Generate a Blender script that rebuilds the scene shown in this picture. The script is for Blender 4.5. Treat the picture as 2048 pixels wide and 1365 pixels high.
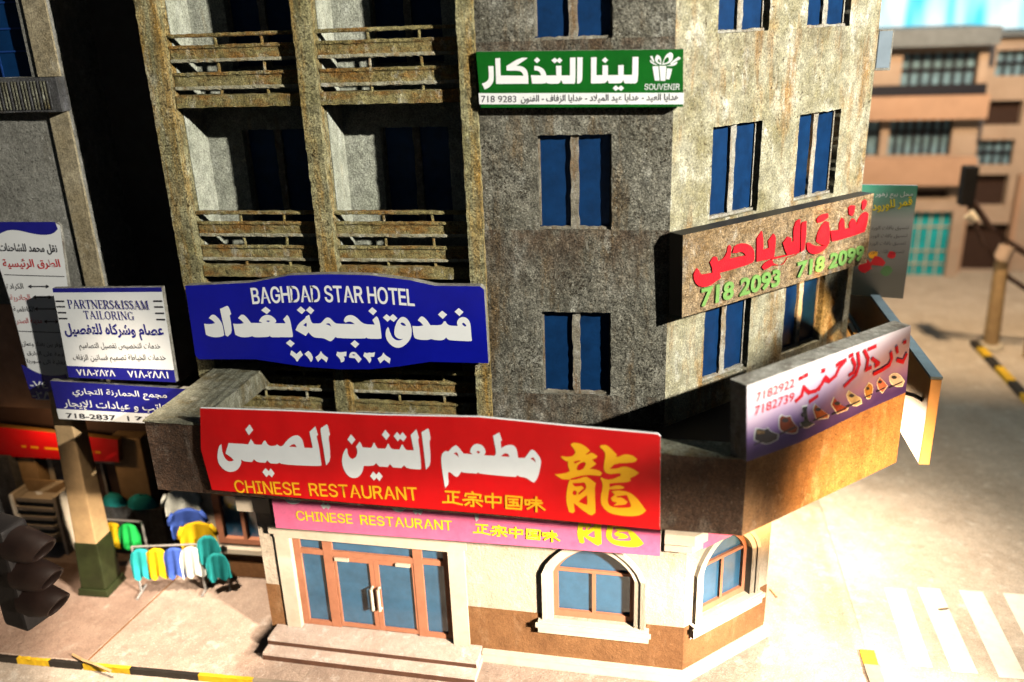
# Scale model of a street corner: weathered hotel block with shop signs, lit by spotlights.
import bpy, bmesh, math, random
from mathutils import Vector, Matrix
random.seed(7)
for o in list(bpy.data.objects): bpy.data.objects.remove(o, do_unlink=True)
SC = bpy.context.scene; COL = SC.collection

# ---------------------------------------------------------------- camera
cd = bpy.data.cameras.new('camera'); cam = bpy.data.objects.new('camera', cd); COL.objects.link(cam)
cd.sensor_width = 36; cd.lens = 30.404; cd.clip_start = .05; cd.clip_end = 400
cam.matrix_world = Matrix([[0.986373, -0.023509, 0.162835, -0.199886], [0.1607, 0.349776, -0.922947, -14.106351], [-0.035258, 0.936538, 0.348788, 2.154793], [0.0, 0.0, 0.0, 1.0]])
cd.dof.use_dof = True; cd.dof.focus_distance = 15.1; cd.dof.aperture_fstop = .16
SC.camera = cam
# ---------------------------------------------------------------- world: a dim hall
W = bpy.data.worlds.new('World'); SC.world = W; W.use_nodes = True
W.node_tree.nodes['Background'].inputs[0].default_value = (.55, .62, .7, 1)
W.node_tree.nodes['Background'].inputs[1].default_value = .055
# ---------------------------------------------------------------- lamps of the display, and added fill lamps
def spot(name, loc, aim, power, half, blend, size, color):
    l = bpy.data.lights.new(name, 'SPOT'); o = bpy.data.objects.new(name, l); COL.objects.link(o)
    o.location = loc; o.rotation_euler = (Vector(aim) - Vector(loc)).to_track_quat('-Z', 'Y').to_euler()
    l.energy = power; l.spot_size = math.radians(2 * half); l.spot_blend = blend; l.shadow_soft_size = size; l.color = color
    return o
def point(name, loc, power, size, color):
    l = bpy.data.lights.new(name, 'POINT'); o = bpy.data.objects.new(name, l); COL.objects.link(o)
    o.location = loc; l.energy = power; l.shadow_soft_size = size; l.color = color
KEYP = Vector((20.2, -14, 10.5))
def azel(p, az, el):
    a, e = math.radians(az), math.radians(el)
    return Vector(p) + Vector((-math.cos(a) * math.cos(e), math.sin(a) * math.cos(e), math.sin(e)))
spot('key_spotlight', KEYP, azel(KEYP, 33.0, -12.7), 84000, 20.1, .13, .22, (1, .955, .85))
STP = Vector((12, -12.2, 1.2))
spot('street_spotlight', STP, azel(STP, 0, -55.3), 86000, 44.3, .06, .75, (1, .86, .69))
spot('road_spotlight', (7.0, .8, 12), (4.6, 2.6, -9.3), 19000, 14, 1.0, .3, (1, .87, .71))
spot('pavement_fill_spotlight', (-10, -4.6, 6), (-9.9, -.4, -9.2), 19000, 11.5, .6, .3, (1, .84, .66))  # added unseen lamp that brightens the left pavement and clothes
point('left_shop_lamp', (-13.6, .95, -6.0), 55, .12, (1, .62, .3))
point('canopy_lamp', (2.45, 3.3, -6.2), 2500, .25, (1, .80, .55))
spot('corner_fill_spotlight', (6.5, -5.5, -9.0), (3.1, -.7, -5.6), 24000, 19, 1.0, .3, (1, .56, .21))  # added unseen lamp for the warm glow on the corner canopy
spot('far_street_spotlight', (10, 13, 8), (10.5, 24, -8), 16000, 40, .6, .4, (1, .74, .45))
spot('far_cool_spotlight', (12, 12, 14), (11, 26, 0), 5000, 30, .6, .4, (.8, .92, 1))
SC.view_settings.view_transform = 'Standard'; SC.view_settings.look = 'None'
SC.view_settings.exposure = 0; SC.view_settings.gamma = 1; SC.view_settings.use_curve_mapping = False
SC.render.engine = 'CYCLES'; SC.cycles.use_denoising = True; SC.cycles.max_bounces = 4; SC.cycles.diffuse_bounces = 0

# ---------------------------------------------------------------- traced outlines, in each sign's own plane
FR={}
FR['hotel']=([0.0, -0.42, 0.0],[1.0, 0.0, 0.0],[0.0, -1.0, 0.0])
FR['souv']=([0.0, -0.2, 0.0],[1.0, 0.0, 0.0],[0.0, -1.0, 0.0])
FR['rest']=([-0.1108, -2.7578, 0.0],[0.99919, -0.04013, 0.0],[-0.04013, -0.99919, 0.0])
FR['riy']=([0.2616, -0.2616, 0.0],[0.70711, 0.70711, 0.0],[0.70711, -0.70711, 0.0])
FR['shoe']=([1.9395, -2.1019, 0.0],[0.73491, 0.67816, 0.0],[0.67816, -0.73491, 0.0])
FR['tail']=([0.0, -0.3, 0.0],[1.0, 0.0, 0.0],[0.0, -1.0, 0.0])
FR['clin']=([0.0, -0.25, 0.0],[1.0, 0.0, 0.0],[0.0, -1.0, 0.0])
FR['white']=([0.0, 0.12, 0.0],[1.0, 0.0, 0.0],[0.0, -1.0, 0.0])
FR['pink']=([-0.0702, -1.7486, 0.0],[0.99919, -0.04013, 0.0],[-0.04013, -0.99919, 0.0])
FR['flow']=([0.0, 4.0, 0.0],[1.0, 0.0, 0.0],[0.0, -1.0, 0.0])
FR['redl']=([0.0, 1.6, 0.0],[1.0, 0.0, 0.0],[0.0, -1.0, 0.0])
HOTEL_AR=[[[-8.267,-2.824],[-8.14,-2.83],[-8.05,-2.808],[-8.089,-2.755],[-8.158,-2.714],[-8.106,-2.662],[-8.065,-2.642],[-8.024,-2.651],[-7.968,-2.71],[-7.916,-2.798],[-7.906,-2.882],[-7.909,-3.037],[-7.969,-3.067],[-8.077,-3.082],[-8.19,-3.072],[-8.265,-3.036]],[[-7.908,-2.533],[-7.76,-2.472],[-7.731,-2.497],[-7.706,-2.624],[-7.742,-2.655],[-7.737,-2.803],[-7.748,-2.977],[-7.845,-3.064],[-7.884,-3.036],[-7.89,-2.872],[-7.902,-2.713]],[[-7.701,-2.81],[-7.589,-2.816],[-7.492,-2.796],[-7.53,-2.743],[-7.59,-2.702],[-7.54,-2.651],[-7.499,-2.631],[-7.458,-2.64],[-7.403,-2.703],[-7.355,-2.79],[-7.135,-2.783],[-7.195,-2.75],[-7.148,-2.684],[-7.087,-2.642],[-7.02,-2.626],[-6.956,-2.637],[-6.898,-2.679],[-6.864,-2.734],[-6.872,-2.762],[-6.903,-2.785],[-6.695,-2.781],[-6.705,-2.753],[-6.731,-2.708],[-6.646,-2.624],[-6.618,-2.655],[-6.599,-2.724],[-6.591,-2.871],[-6.585,-3.019],[-6.605,-3.043],[-7.006,-3.053],[-7.03,-3.025],[-7.061,-3.051],[-7.325,-3.063],[-7.369,-3.04],[-7.419,-3.06],[-7.534,-3.07],[-7.626,-3.058],[-7.691,-3.018]],[[-7.06,-2.744],[-7.016,-2.732],[-6.98,-2.743],[-7.023,-2.768]],[[-7.123,-2.543],[-7.03,-2.476],[-6.945,-2.545],[-7.026,-2.617]],[[-6.741,-3.159],[-6.653,-3.091],[-6.572,-3.161],[-6.653,-3.234]],[[-6.524,-2.905],[-6.453,-2.785],[-6.307,-2.676],[-6.301,-2.649],[-6.23,-2.611],[-6.213,-2.734],[-6.182,-2.774],[-6.045,-2.772],[-6.005,-2.739],[-5.943,-2.674],[-5.891,-2.652],[-5.843,-2.67],[-5.787,-2.739],[-5.741,-2.77],[-5.404,-2.769],[-5.454,-2.732],[-5.506,-2.719],[-5.572,-2.743],[-5.598,-2.721],[-5.591,-2.675],[-5.55,-2.625],[-5.485,-2.601],[-5.414,-2.609],[-5.355,-2.648],[-5.283,-2.728],[-5.215,-2.766],[-5.042,-2.771],[-5.052,-2.737],[-5.074,-2.683],[-4.996,-2.614],[-4.968,-2.64],[-4.945,-2.734],[-4.94,-2.87],[-4.936,-3.016],[-4.955,-3.035],[-5.188,-3.038],[-5.217,-3.014],[-5.251,-3.038],[-5.753,-3.041],[-5.787,-3.017],[-5.854,-3.085],[-5.897,-3.105],[-5.945,-3.083],[-6.014,-3.047],[-6.169,-3.042],[-6.23,-3.015],[-6.284,-2.94],[-6.344,-3.012]],[[-6.367,-2.811],[-6.303,-2.759],[-6.296,-2.8],[-6.309,-2.839]],[[-5.941,-2.778],[-5.903,-2.762],[-5.868,-2.768],[-5.843,-2.827],[-5.885,-2.8]],[[-6.452,-2.529],[-6.368,-2.459],[-6.288,-2.53],[-6.366,-2.603]],[[-6.279,-2.527],[-6.202,-2.456],[-6.125,-2.527],[-6.199,-2.603]],[[-5.134,-2.522],[-5.056,-2.449],[-4.976,-2.521],[-5.052,-2.597]],[[-5.523,-3.141],[-5.439,-3.07],[-5.361,-3.142],[-5.441,-3.218]],[[-4.88,-2.636],[-4.808,-2.572],[-4.751,-2.618],[-4.691,-2.569],[-4.618,-2.642],[-4.69,-2.713],[-4.749,-2.667],[-4.803,-2.712]],[[-4.803,-2.808],[-4.788,-2.835],[-4.776,-2.903],[-4.744,-2.993],[-4.695,-3.042],[-4.625,-3.062],[-4.542,-3.025],[-4.614,-3.031],[-4.673,-3.001],[-4.703,-2.938],[-4.685,-2.828],[-4.64,-2.719],[-4.581,-2.641],[-4.522,-2.612],[-4.458,-2.634],[-4.406,-2.705],[-4.379,-2.803],[-4.379,-2.912],[-4.409,-3.012],[-4.478,-3.105],[-4.573,-3.177],[-4.645,-3.197],[-4.725,-3.185],[-4.8,-3.127],[-4.847,-3.051],[-4.863,-2.96],[-4.844,-2.868]],[[-4.573,-2.736],[-4.544,-2.719],[-4.501,-2.734],[-4.474,-2.778],[-4.514,-2.784],[-4.556,-2.762]],[[-4.36,-2.78],[-4.259,-2.785],[-4.162,-2.767],[-4.202,-2.714],[-4.255,-2.675],[-4.212,-2.616],[-4.176,-2.599],[-4.134,-2.619],[-4.082,-2.68],[-4.035,-2.76],[-3.865,-2.756],[-3.82,-2.733],[-3.791,-2.683],[-3.761,-2.683],[-3.738,-2.731],[-3.701,-2.757],[-3.55,-2.763],[-3.565,-2.714],[-3.549,-2.66],[-3.503,-2.611],[-3.442,-2.596],[-3.383,-2.614],[-3.343,-2.665],[-3.325,-2.736],[-3.323,-2.86],[-3.318,-3.026],[-3.337,-3.04],[-3.692,-3.031],[-3.743,-3.014],[-3.771,-2.979],[-3.823,-3.032],[-3.971,-3.033],[-4.044,-3.011],[-4.085,-3.03],[-4.217,-3.037],[-4.312,-3.019],[-4.353,-2.979]],[[-3.476,-2.717],[-3.448,-2.701],[-3.411,-2.729],[-3.398,-2.764],[-3.426,-2.772],[-3.459,-2.747]],[[-3.889,-2.561],[-3.809,-2.49],[-3.727,-2.559],[-3.808,-2.641]],[[-3.593,-2.505],[-3.517,-2.435],[-3.435,-2.506],[-3.511,-2.582]]]
HOTEL_NUM=[[[-6.688,-3.379],[-6.659,-3.302],[-6.636,-3.302],[-6.565,-3.366],[-6.482,-3.298],[-6.441,-3.381],[-6.514,-3.44],[-6.56,-3.508],[-6.583,-3.507],[-6.608,-3.448]],[[-6.413,-3.357],[-6.331,-3.298],[-6.28,-3.348],[-6.256,-3.423],[-6.284,-3.495],[-6.313,-3.51],[-6.346,-3.435]],[[-6.214,-3.417],[-6.134,-3.363],[-6.093,-3.292],[-6.068,-3.352],[-5.974,-3.42],[-6.012,-3.511],[-6.096,-3.433],[-6.174,-3.508]],[[-5.816,-3.364],[-5.787,-3.302],[-5.714,-3.309],[-5.612,-3.291],[-5.626,-3.377],[-5.677,-3.388],[-5.659,-3.434],[-5.683,-3.487],[-5.736,-3.504],[-5.755,-3.428]],[[-5.577,-3.39],[-5.557,-3.328],[-5.512,-3.295],[-5.449,-3.296],[-5.408,-3.343],[-5.344,-3.43],[-5.411,-3.504],[-5.47,-3.415],[-5.574,-3.408]],[[-5.52,-3.354],[-5.489,-3.336],[-5.45,-3.353],[-5.483,-3.366]],[[-5.311,-3.368],[-5.277,-3.297],[-5.233,-3.315],[-5.186,-3.295],[-5.151,-3.308],[-5.085,-3.289],[-5.108,-3.376],[-5.176,-3.381],[-5.162,-3.439],[-5.207,-3.506],[-5.252,-3.418]],[[-5.05,-3.407],[-4.967,-3.358],[-4.929,-3.288],[-4.902,-3.338],[-4.809,-3.401],[-4.835,-3.499],[-4.928,-3.427],[-5.007,-3.5]]]
REST_AR=[[[-5.236,-3.764],[-5.21,-3.736],[-5.116,-3.674],[-5.099,-3.702],[-5.083,-3.855],[-5.115,-3.889],[-5.112,-4.077],[-5.128,-4.306],[-5.216,-4.409],[-5.222,-4.182],[-5.231,-3.956]],[[-6.999,-4.147],[-7.01,-4.264],[-6.997,-4.364],[-6.96,-4.44],[-6.898,-4.463],[-6.822,-4.432],[-6.873,-4.372],[-6.956,-4.316],[-6.87,-4.121],[-6.525,-4.12],[-6.491,-4.074],[-6.461,-4.019],[-6.44,-4.054],[-6.416,-4.107],[-6.379,-4.115],[-6.283,-4.112],[-6.241,-4.04],[-6.208,-4.033],[-6.185,-4.097],[-6.136,-4.124],[-6.05,-4.115],[-6.014,-4.087],[-5.966,-4.12],[-5.923,-4.111],[-5.847,-4.019],[-5.751,-3.932],[-5.664,-3.899],[-5.603,-3.911],[-5.56,-3.978],[-5.548,-4.113],[-5.405,-4.108],[-5.426,-3.824],[-5.313,-3.721],[-5.287,-3.869],[-5.314,-3.897],[-5.294,-4.089],[-5.292,-4.406],[-5.313,-4.424],[-5.492,-4.434],[-5.81,-4.444],[-5.989,-4.435],[-6.018,-4.415],[-6.053,-4.438],[-6.181,-4.441],[-6.227,-4.386],[-6.266,-4.434],[-6.406,-4.438],[-6.463,-4.387],[-6.504,-4.44],[-6.634,-4.441],[-6.694,-4.409],[-6.699,-4.477],[-6.765,-4.583],[-6.85,-4.64],[-6.941,-4.659],[-7.035,-4.626],[-7.107,-4.53],[-7.119,-4.406],[-7.085,-4.27],[-7.042,-4.178]],[[-5.813,-4.115],[-5.748,-4.064],[-5.706,-4.062],[-5.676,-4.111]],[[-6.532,-3.856],[-6.442,-3.757],[-6.395,-3.855],[-6.483,-3.955]],[[-6.348,-4.613],[-6.281,-4.537],[-6.229,-4.587],[-6.189,-4.532],[-6.132,-4.619],[-6.192,-4.699],[-6.238,-4.65],[-6.289,-4.701]],[[-3.575,-3.713],[-3.469,-3.64],[-3.453,-3.655],[-3.435,-3.82],[-3.463,-3.857],[-3.456,-4.05],[-3.473,-4.266],[-3.551,-4.356],[-3.559,-4.113],[-3.566,-3.91]],[[-4.833,-4.072],[-4.82,-4.09],[-4.822,-4.175],[-4.793,-4.24],[-4.75,-4.256],[-4.697,-4.228],[-4.658,-4.154],[-4.655,-4.078],[-4.671,-4.037],[-4.601,-3.941],[-4.578,-3.979],[-4.562,-4.039],[-4.424,-4.039],[-4.394,-4.004],[-4.371,-3.946],[-4.353,-3.945],[-4.341,-4.0],[-4.309,-4.04],[-4.19,-4.036],[-4.16,-3.997],[-4.138,-3.946],[-4.125,-3.948],[-4.108,-4.003],[-4.071,-4.037],[-3.957,-4.034],[-3.932,-3.99],[-3.91,-3.943],[-3.896,-3.946],[-3.876,-3.996],[-3.84,-4.035],[-3.722,-4.033],[-3.753,-3.771],[-3.655,-3.666],[-3.621,-3.812],[-3.643,-3.841],[-3.626,-4.025],[-3.624,-4.343],[-3.643,-4.361],[-3.853,-4.358],[-3.905,-4.303],[-3.95,-4.358],[-4.091,-4.357],[-4.134,-4.301],[-4.175,-4.356],[-4.313,-4.359],[-4.365,-4.301],[-4.41,-4.353],[-4.573,-4.367],[-4.611,-4.485],[-4.684,-4.577],[-4.768,-4.605],[-4.848,-4.58],[-4.91,-4.489],[-4.94,-4.346],[-4.916,-4.211],[-4.869,-4.112]],[[-4.801,-3.917],[-4.731,-3.823],[-4.667,-3.91],[-4.736,-3.999]],[[-4.221,-3.797],[-4.156,-3.708],[-4.094,-3.796],[-4.156,-3.883]],[[-4.03,-3.81],[-3.971,-3.732],[-3.925,-3.786],[-3.88,-3.731],[-3.821,-3.807],[-3.88,-3.89],[-3.928,-3.842],[-3.97,-3.893]],[[-4.487,-4.543],[-4.424,-4.453],[-4.379,-4.51],[-4.33,-4.452],[-4.275,-4.531],[-4.337,-4.62],[-4.381,-4.563],[-4.429,-4.618]],[[-3.293,-4.148],[-3.269,-4.05],[-3.212,-4.005],[-3.168,-4.014],[-3.101,-3.932],[-3.045,-3.895],[-3.003,-3.925],[-2.929,-4.03],[-2.788,-4.035],[-2.826,-3.999],[-2.809,-3.931],[-2.762,-3.87],[-2.699,-3.845],[-2.639,-3.862],[-2.597,-3.906],[-2.578,-3.972],[-2.584,-4.001],[-2.608,-4.036],[-2.446,-4.036],[-2.413,-3.989],[-2.453,-3.696],[-2.351,-3.635],[-2.317,-3.769],[-2.339,-3.775],[-2.336,-3.898],[-2.265,-3.85],[-2.195,-3.829],[-2.135,-3.841],[-2.094,-3.9],[-2.081,-4.041],[-1.978,-4.038],[-1.933,-3.974],[-1.888,-3.9],[-1.854,-3.888],[-1.812,-3.913],[-1.725,-4.044],[-1.741,-4.168],[-1.779,-4.334],[-1.825,-4.425],[-1.852,-4.446],[-1.886,-4.434],[-1.971,-4.369],[-2.066,-4.366],[-2.1,-4.34],[-2.127,-4.371],[-2.337,-4.373],[-2.69,-4.361],[-2.715,-4.334],[-2.739,-4.362],[-2.957,-4.362],[-2.983,-4.345],[-3.032,-4.427],[-3.065,-4.446],[-3.104,-4.428],[-3.155,-4.373],[-3.191,-4.37],[-3.201,-4.425],[-3.195,-4.583],[-3.259,-4.656],[-3.274,-4.54],[-3.291,-4.324]],[[-3.088,-4.042],[-3.044,-4.016],[-3.022,-4.032],[-3.006,-4.103],[-3.042,-4.067]],[[-2.728,-3.984],[-2.696,-3.966],[-2.664,-3.983],[-2.697,-4.019]],[[-2.346,-4.036],[-2.305,-3.991],[-2.265,-3.976],[-2.227,-3.99],[-2.213,-4.036]],[[-1.892,-4.042],[-1.853,-4.017],[-1.828,-4.037],[-1.812,-4.105],[-1.85,-4.067]]]
DRAGON=[[[-1.279,-3.768],[-1.254,-3.736],[-1.195,-3.728],[-1.117,-3.746],[-1.039,-3.795],[-0.993,-3.846],[-1.059,-3.911],[-1.035,-3.915],[-0.976,-3.878],[-0.932,-3.891],[-0.882,-3.931],[-0.903,-3.96],[-0.967,-3.992],[-0.898,-4.059],[-1.001,-4.149],[-0.913,-4.153],[-0.845,-4.17],[-0.815,-4.207],[-0.84,-4.259],[-0.913,-4.253],[-1.061,-4.256],[-1.17,-4.288],[-1.29,-4.335],[-1.3,-4.352],[-1.41,-4.359],[-1.48,-4.32],[-1.529,-4.281],[-1.449,-4.269],[-1.349,-4.242],[-1.297,-4.21],[-1.327,-4.113],[-1.321,-4.051],[-1.366,-4.043],[-1.434,-3.982],[-1.404,-3.963],[-1.345,-3.976],[-1.256,-3.958],[-1.211,-3.905],[-1.211,-3.867],[-1.245,-3.815]],[[-1.239,-4.051],[-1.208,-4.032],[-1.148,-4.016],[-1.134,-4.026],[-1.218,-4.079]],[[-1.194,-4.169],[-1.184,-4.113],[-1.139,-4.06],[-1.08,-4.037],[-1.055,-4.065],[-1.08,-4.138],[-1.13,-4.181],[-1.179,-4.185]],[[-1.3,-4.359],[-1.24,-4.352],[-1.151,-4.322],[-1.061,-4.284],[-1.022,-4.295],[-0.906,-4.383],[-0.923,-4.461],[-0.919,-4.687],[-0.914,-4.893],[-0.975,-4.945],[-1.045,-4.916],[-1.245,-4.752],[-1.226,-4.898],[-1.262,-4.93],[-1.317,-4.915],[-1.356,-4.759],[-1.356,-4.61],[-1.332,-4.449]],[[-1.261,-4.41],[-1.171,-4.402],[-1.082,-4.382],[-1.052,-4.438],[-1.053,-4.494],[-1.168,-4.606],[-1.173,-4.572],[-1.084,-4.48],[-1.122,-4.443],[-1.202,-4.467],[-1.242,-4.453]],[[-1.261,-4.557],[-1.227,-4.531],[-1.198,-4.551],[-1.203,-4.603],[-1.233,-4.62],[-1.258,-4.602]],[[-1.169,-4.726],[-1.113,-4.658],[-1.043,-4.601],[-1.034,-4.76],[-1.064,-4.768]],[[-0.849,-3.777],[-0.83,-3.743],[-0.758,-3.732],[-0.7,-3.772],[-0.598,-3.884],[-0.612,-3.917],[-0.573,-3.92],[-0.506,-3.875],[-0.43,-3.866],[-0.353,-3.888],[-0.3,-3.938],[-0.323,-3.978],[-0.39,-4.004],[-0.621,-4.027],[-0.703,-4.123],[-0.611,-4.119],[-0.505,-4.071],[-0.437,-4.073],[-0.35,-4.105],[-0.272,-4.16],[-0.31,-4.201],[-0.406,-4.264],[-0.388,-4.295],[-0.434,-4.33],[-0.609,-4.352],[-0.707,-4.376],[-0.702,-4.438],[-0.628,-4.398],[-0.541,-4.391],[-0.477,-4.425],[-0.53,-4.454],[-0.711,-4.472],[-0.721,-4.58],[-0.735,-4.672],[-0.705,-4.749],[-0.616,-4.781],[-0.429,-4.764],[-0.385,-4.744],[-0.381,-4.709],[-0.446,-4.546],[-0.603,-4.581],[-0.598,-4.598],[-0.509,-4.596],[-0.43,-4.668],[-0.469,-4.717],[-0.641,-4.743],[-0.587,-4.687],[-0.656,-4.676],[-0.686,-4.622],[-0.623,-4.555],[-0.677,-4.503],[-0.579,-4.478],[-0.462,-4.48],[-0.373,-4.517],[-0.285,-4.599],[-0.155,-4.791],[-0.231,-4.872],[-0.359,-4.906],[-0.526,-4.91],[-0.675,-4.889],[-0.775,-4.823],[-0.829,-4.737],[-0.835,-4.601],[-0.805,-4.452],[-0.81,-4.362],[-0.84,-4.292],[-0.825,-4.28],[-0.746,-4.313],[-0.649,-4.294],[-0.542,-4.23],[-0.537,-4.191],[-0.581,-4.189],[-0.708,-4.221],[-0.766,-4.192],[-0.791,-4.139],[-0.786,-4.05],[-0.762,-3.895],[-0.786,-3.832]]]
HANZI_S=[[[-3.26,-4.719],[-3.037,-4.714]],[[-3.141,-4.718],[-3.143,-4.906]],[[-3.133,-4.806],[-3.066,-4.805]],[[-3.219,-4.787],[-3.226,-4.903]],[[-3.316,-4.916],[-3.157,-4.902],[-3.003,-4.931]],[[-2.825,-4.691],[-2.812,-4.721]],[[-2.942,-4.774],[-2.93,-4.731],[-2.826,-4.728],[-2.696,-4.733],[-2.708,-4.791]],[[-2.891,-4.785],[-2.773,-4.781]],[[-2.983,-4.845],[-2.831,-4.822],[-2.668,-4.84]],[[-2.818,-4.826],[-2.819,-4.936],[-2.861,-4.94]],[[-2.881,-4.873],[-2.951,-4.932]],[[-2.768,-4.864],[-2.687,-4.93]],[[-2.503,-4.691],[-2.509,-4.946]],[[-2.617,-4.747],[-2.617,-4.846]],[[-2.617,-4.752],[-2.375,-4.747]],[[-2.375,-4.747],[-2.384,-4.846]],[[-2.617,-4.846],[-2.384,-4.841]],[[-2.291,-4.714],[-2.295,-4.932]],[[-2.291,-4.714],[-2.043,-4.714],[-2.064,-4.933]],[[-2.295,-4.927],[-2.059,-4.927]],[[-2.252,-4.768],[-2.109,-4.761]],[[-2.24,-4.818],[-2.115,-4.813]],[[-2.178,-4.767],[-2.181,-4.871]],[[-2.26,-4.877],[-2.094,-4.87]],[[-2.129,-4.835],[-2.109,-4.847]],[[-1.989,-4.761],[-1.987,-4.833],[-1.932,-4.833],[-1.925,-4.756],[-1.989,-4.761]],[[-1.893,-4.748],[-1.747,-4.751]],[[-1.899,-4.8],[-1.73,-4.79]],[[-1.819,-4.69],[-1.821,-4.948]],[[-1.831,-4.814],[-1.962,-4.914]],[[-1.808,-4.812],[-1.687,-4.905]]]
SOUV_AR=[[[-2.863,1.477],[-2.782,1.476],[-2.782,1.275],[-2.815,1.203],[-2.878,1.148],[-2.939,1.129],[-2.978,1.219],[-2.917,1.238],[-2.877,1.27],[-2.86,1.31]],[[-2.749,1.591],[-2.671,1.593],[-2.673,1.333],[-2.312,1.32],[-2.332,1.368],[-2.381,1.398],[-2.576,1.403],[-2.578,1.471],[-2.363,1.588],[-2.232,1.584],[-2.421,1.471],[-2.337,1.464],[-2.271,1.423],[-2.239,1.35],[-2.239,1.198],[-2.751,1.208]],[[-2.198,1.325],[-2.038,1.317],[-2.05,1.361],[-2.087,1.39],[-2.141,1.395],[-2.139,1.463],[-2.077,1.457],[-2.01,1.424],[-1.97,1.375],[-1.954,1.315],[-1.799,1.311],[-1.801,1.454],[-1.718,1.452],[-1.72,1.309],[-1.587,1.306],[-1.584,1.566],[-1.501,1.568],[-1.504,1.212],[-1.521,1.182],[-1.697,1.186],[-1.725,1.241],[-1.747,1.202],[-1.772,1.186],[-1.94,1.192],[-1.96,1.211],[-1.982,1.193],[-2.18,1.198]],[[-1.472,1.568],[-1.39,1.568],[-1.396,1.273],[-1.405,1.217],[-1.438,1.186],[-1.48,1.181]],[[-2.144,1.546],[-2.094,1.587],[-2.045,1.544],[-2.096,1.5]],[[-1.872,1.535],[-1.819,1.575],[-1.783,1.544],[-1.745,1.573],[-1.702,1.53],[-1.746,1.488],[-1.783,1.519],[-1.821,1.49]],[[-1.261,1.561],[-1.177,1.562],[-1.181,1.299],[-1.087,1.298],[-1.087,1.442],[-1.005,1.44],[-1.004,1.296],[-0.845,1.292],[-0.848,1.436],[-0.765,1.436],[-0.766,1.293],[-0.635,1.289],[-0.632,1.551],[-0.545,1.548],[-0.545,1.204],[-0.578,1.164],[-0.75,1.167],[-0.768,1.218],[-0.787,1.187],[-0.815,1.17],[-0.988,1.174],[-1.008,1.225],[-1.029,1.192],[-1.062,1.176],[-1.264,1.179]],[[-1.097,1.517],[-1.048,1.557],[-1.001,1.514],[-1.048,1.473]],[[-0.931,1.101],[-0.885,1.143],[-0.843,1.109],[-0.803,1.139],[-0.757,1.097],[-0.802,1.056],[-0.843,1.089],[-0.884,1.058]]]
GIFT=[[[-0.332,1.407],[-0.245,1.407],[-0.221,1.196],[-0.292,1.197]],[[-0.23,1.41],[-0.125,1.407],[-0.135,1.19],[-0.204,1.193]],[[-0.113,1.374],[-0.036,1.361],[-0.073,1.211],[-0.125,1.215]],[[-0.374,1.551],[-0.338,1.557],[-0.318,1.507],[-0.301,1.464],[-0.328,1.475],[-0.351,1.518]],[[-0.37,1.503],[-0.339,1.47],[-0.3,1.448],[-0.248,1.42],[-0.311,1.433],[-0.355,1.458],[-0.373,1.482]],[[-0.201,1.424],[-0.257,1.447],[-0.296,1.485],[-0.294,1.538],[-0.265,1.571],[-0.226,1.554],[-0.204,1.509]],[[-0.213,1.446],[-0.219,1.483],[-0.239,1.518],[-0.26,1.484],[-0.241,1.462]],[[-0.19,1.421],[-0.17,1.492],[-0.134,1.565],[-0.075,1.602],[-0.037,1.585],[-0.027,1.535],[-0.045,1.478],[-0.087,1.442]],[[-0.169,1.442],[-0.159,1.492],[-0.117,1.537],[-0.095,1.527],[-0.086,1.484],[-0.115,1.454]],[[-0.071,1.439],[-0.018,1.488],[0.056,1.538],[0.087,1.506],[0.021,1.474],[-0.054,1.426]],[[-0.125,1.409],[-0.054,1.423],[0.032,1.465],[0.038,1.444],[0.006,1.413],[-0.054,1.404]]]
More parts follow.
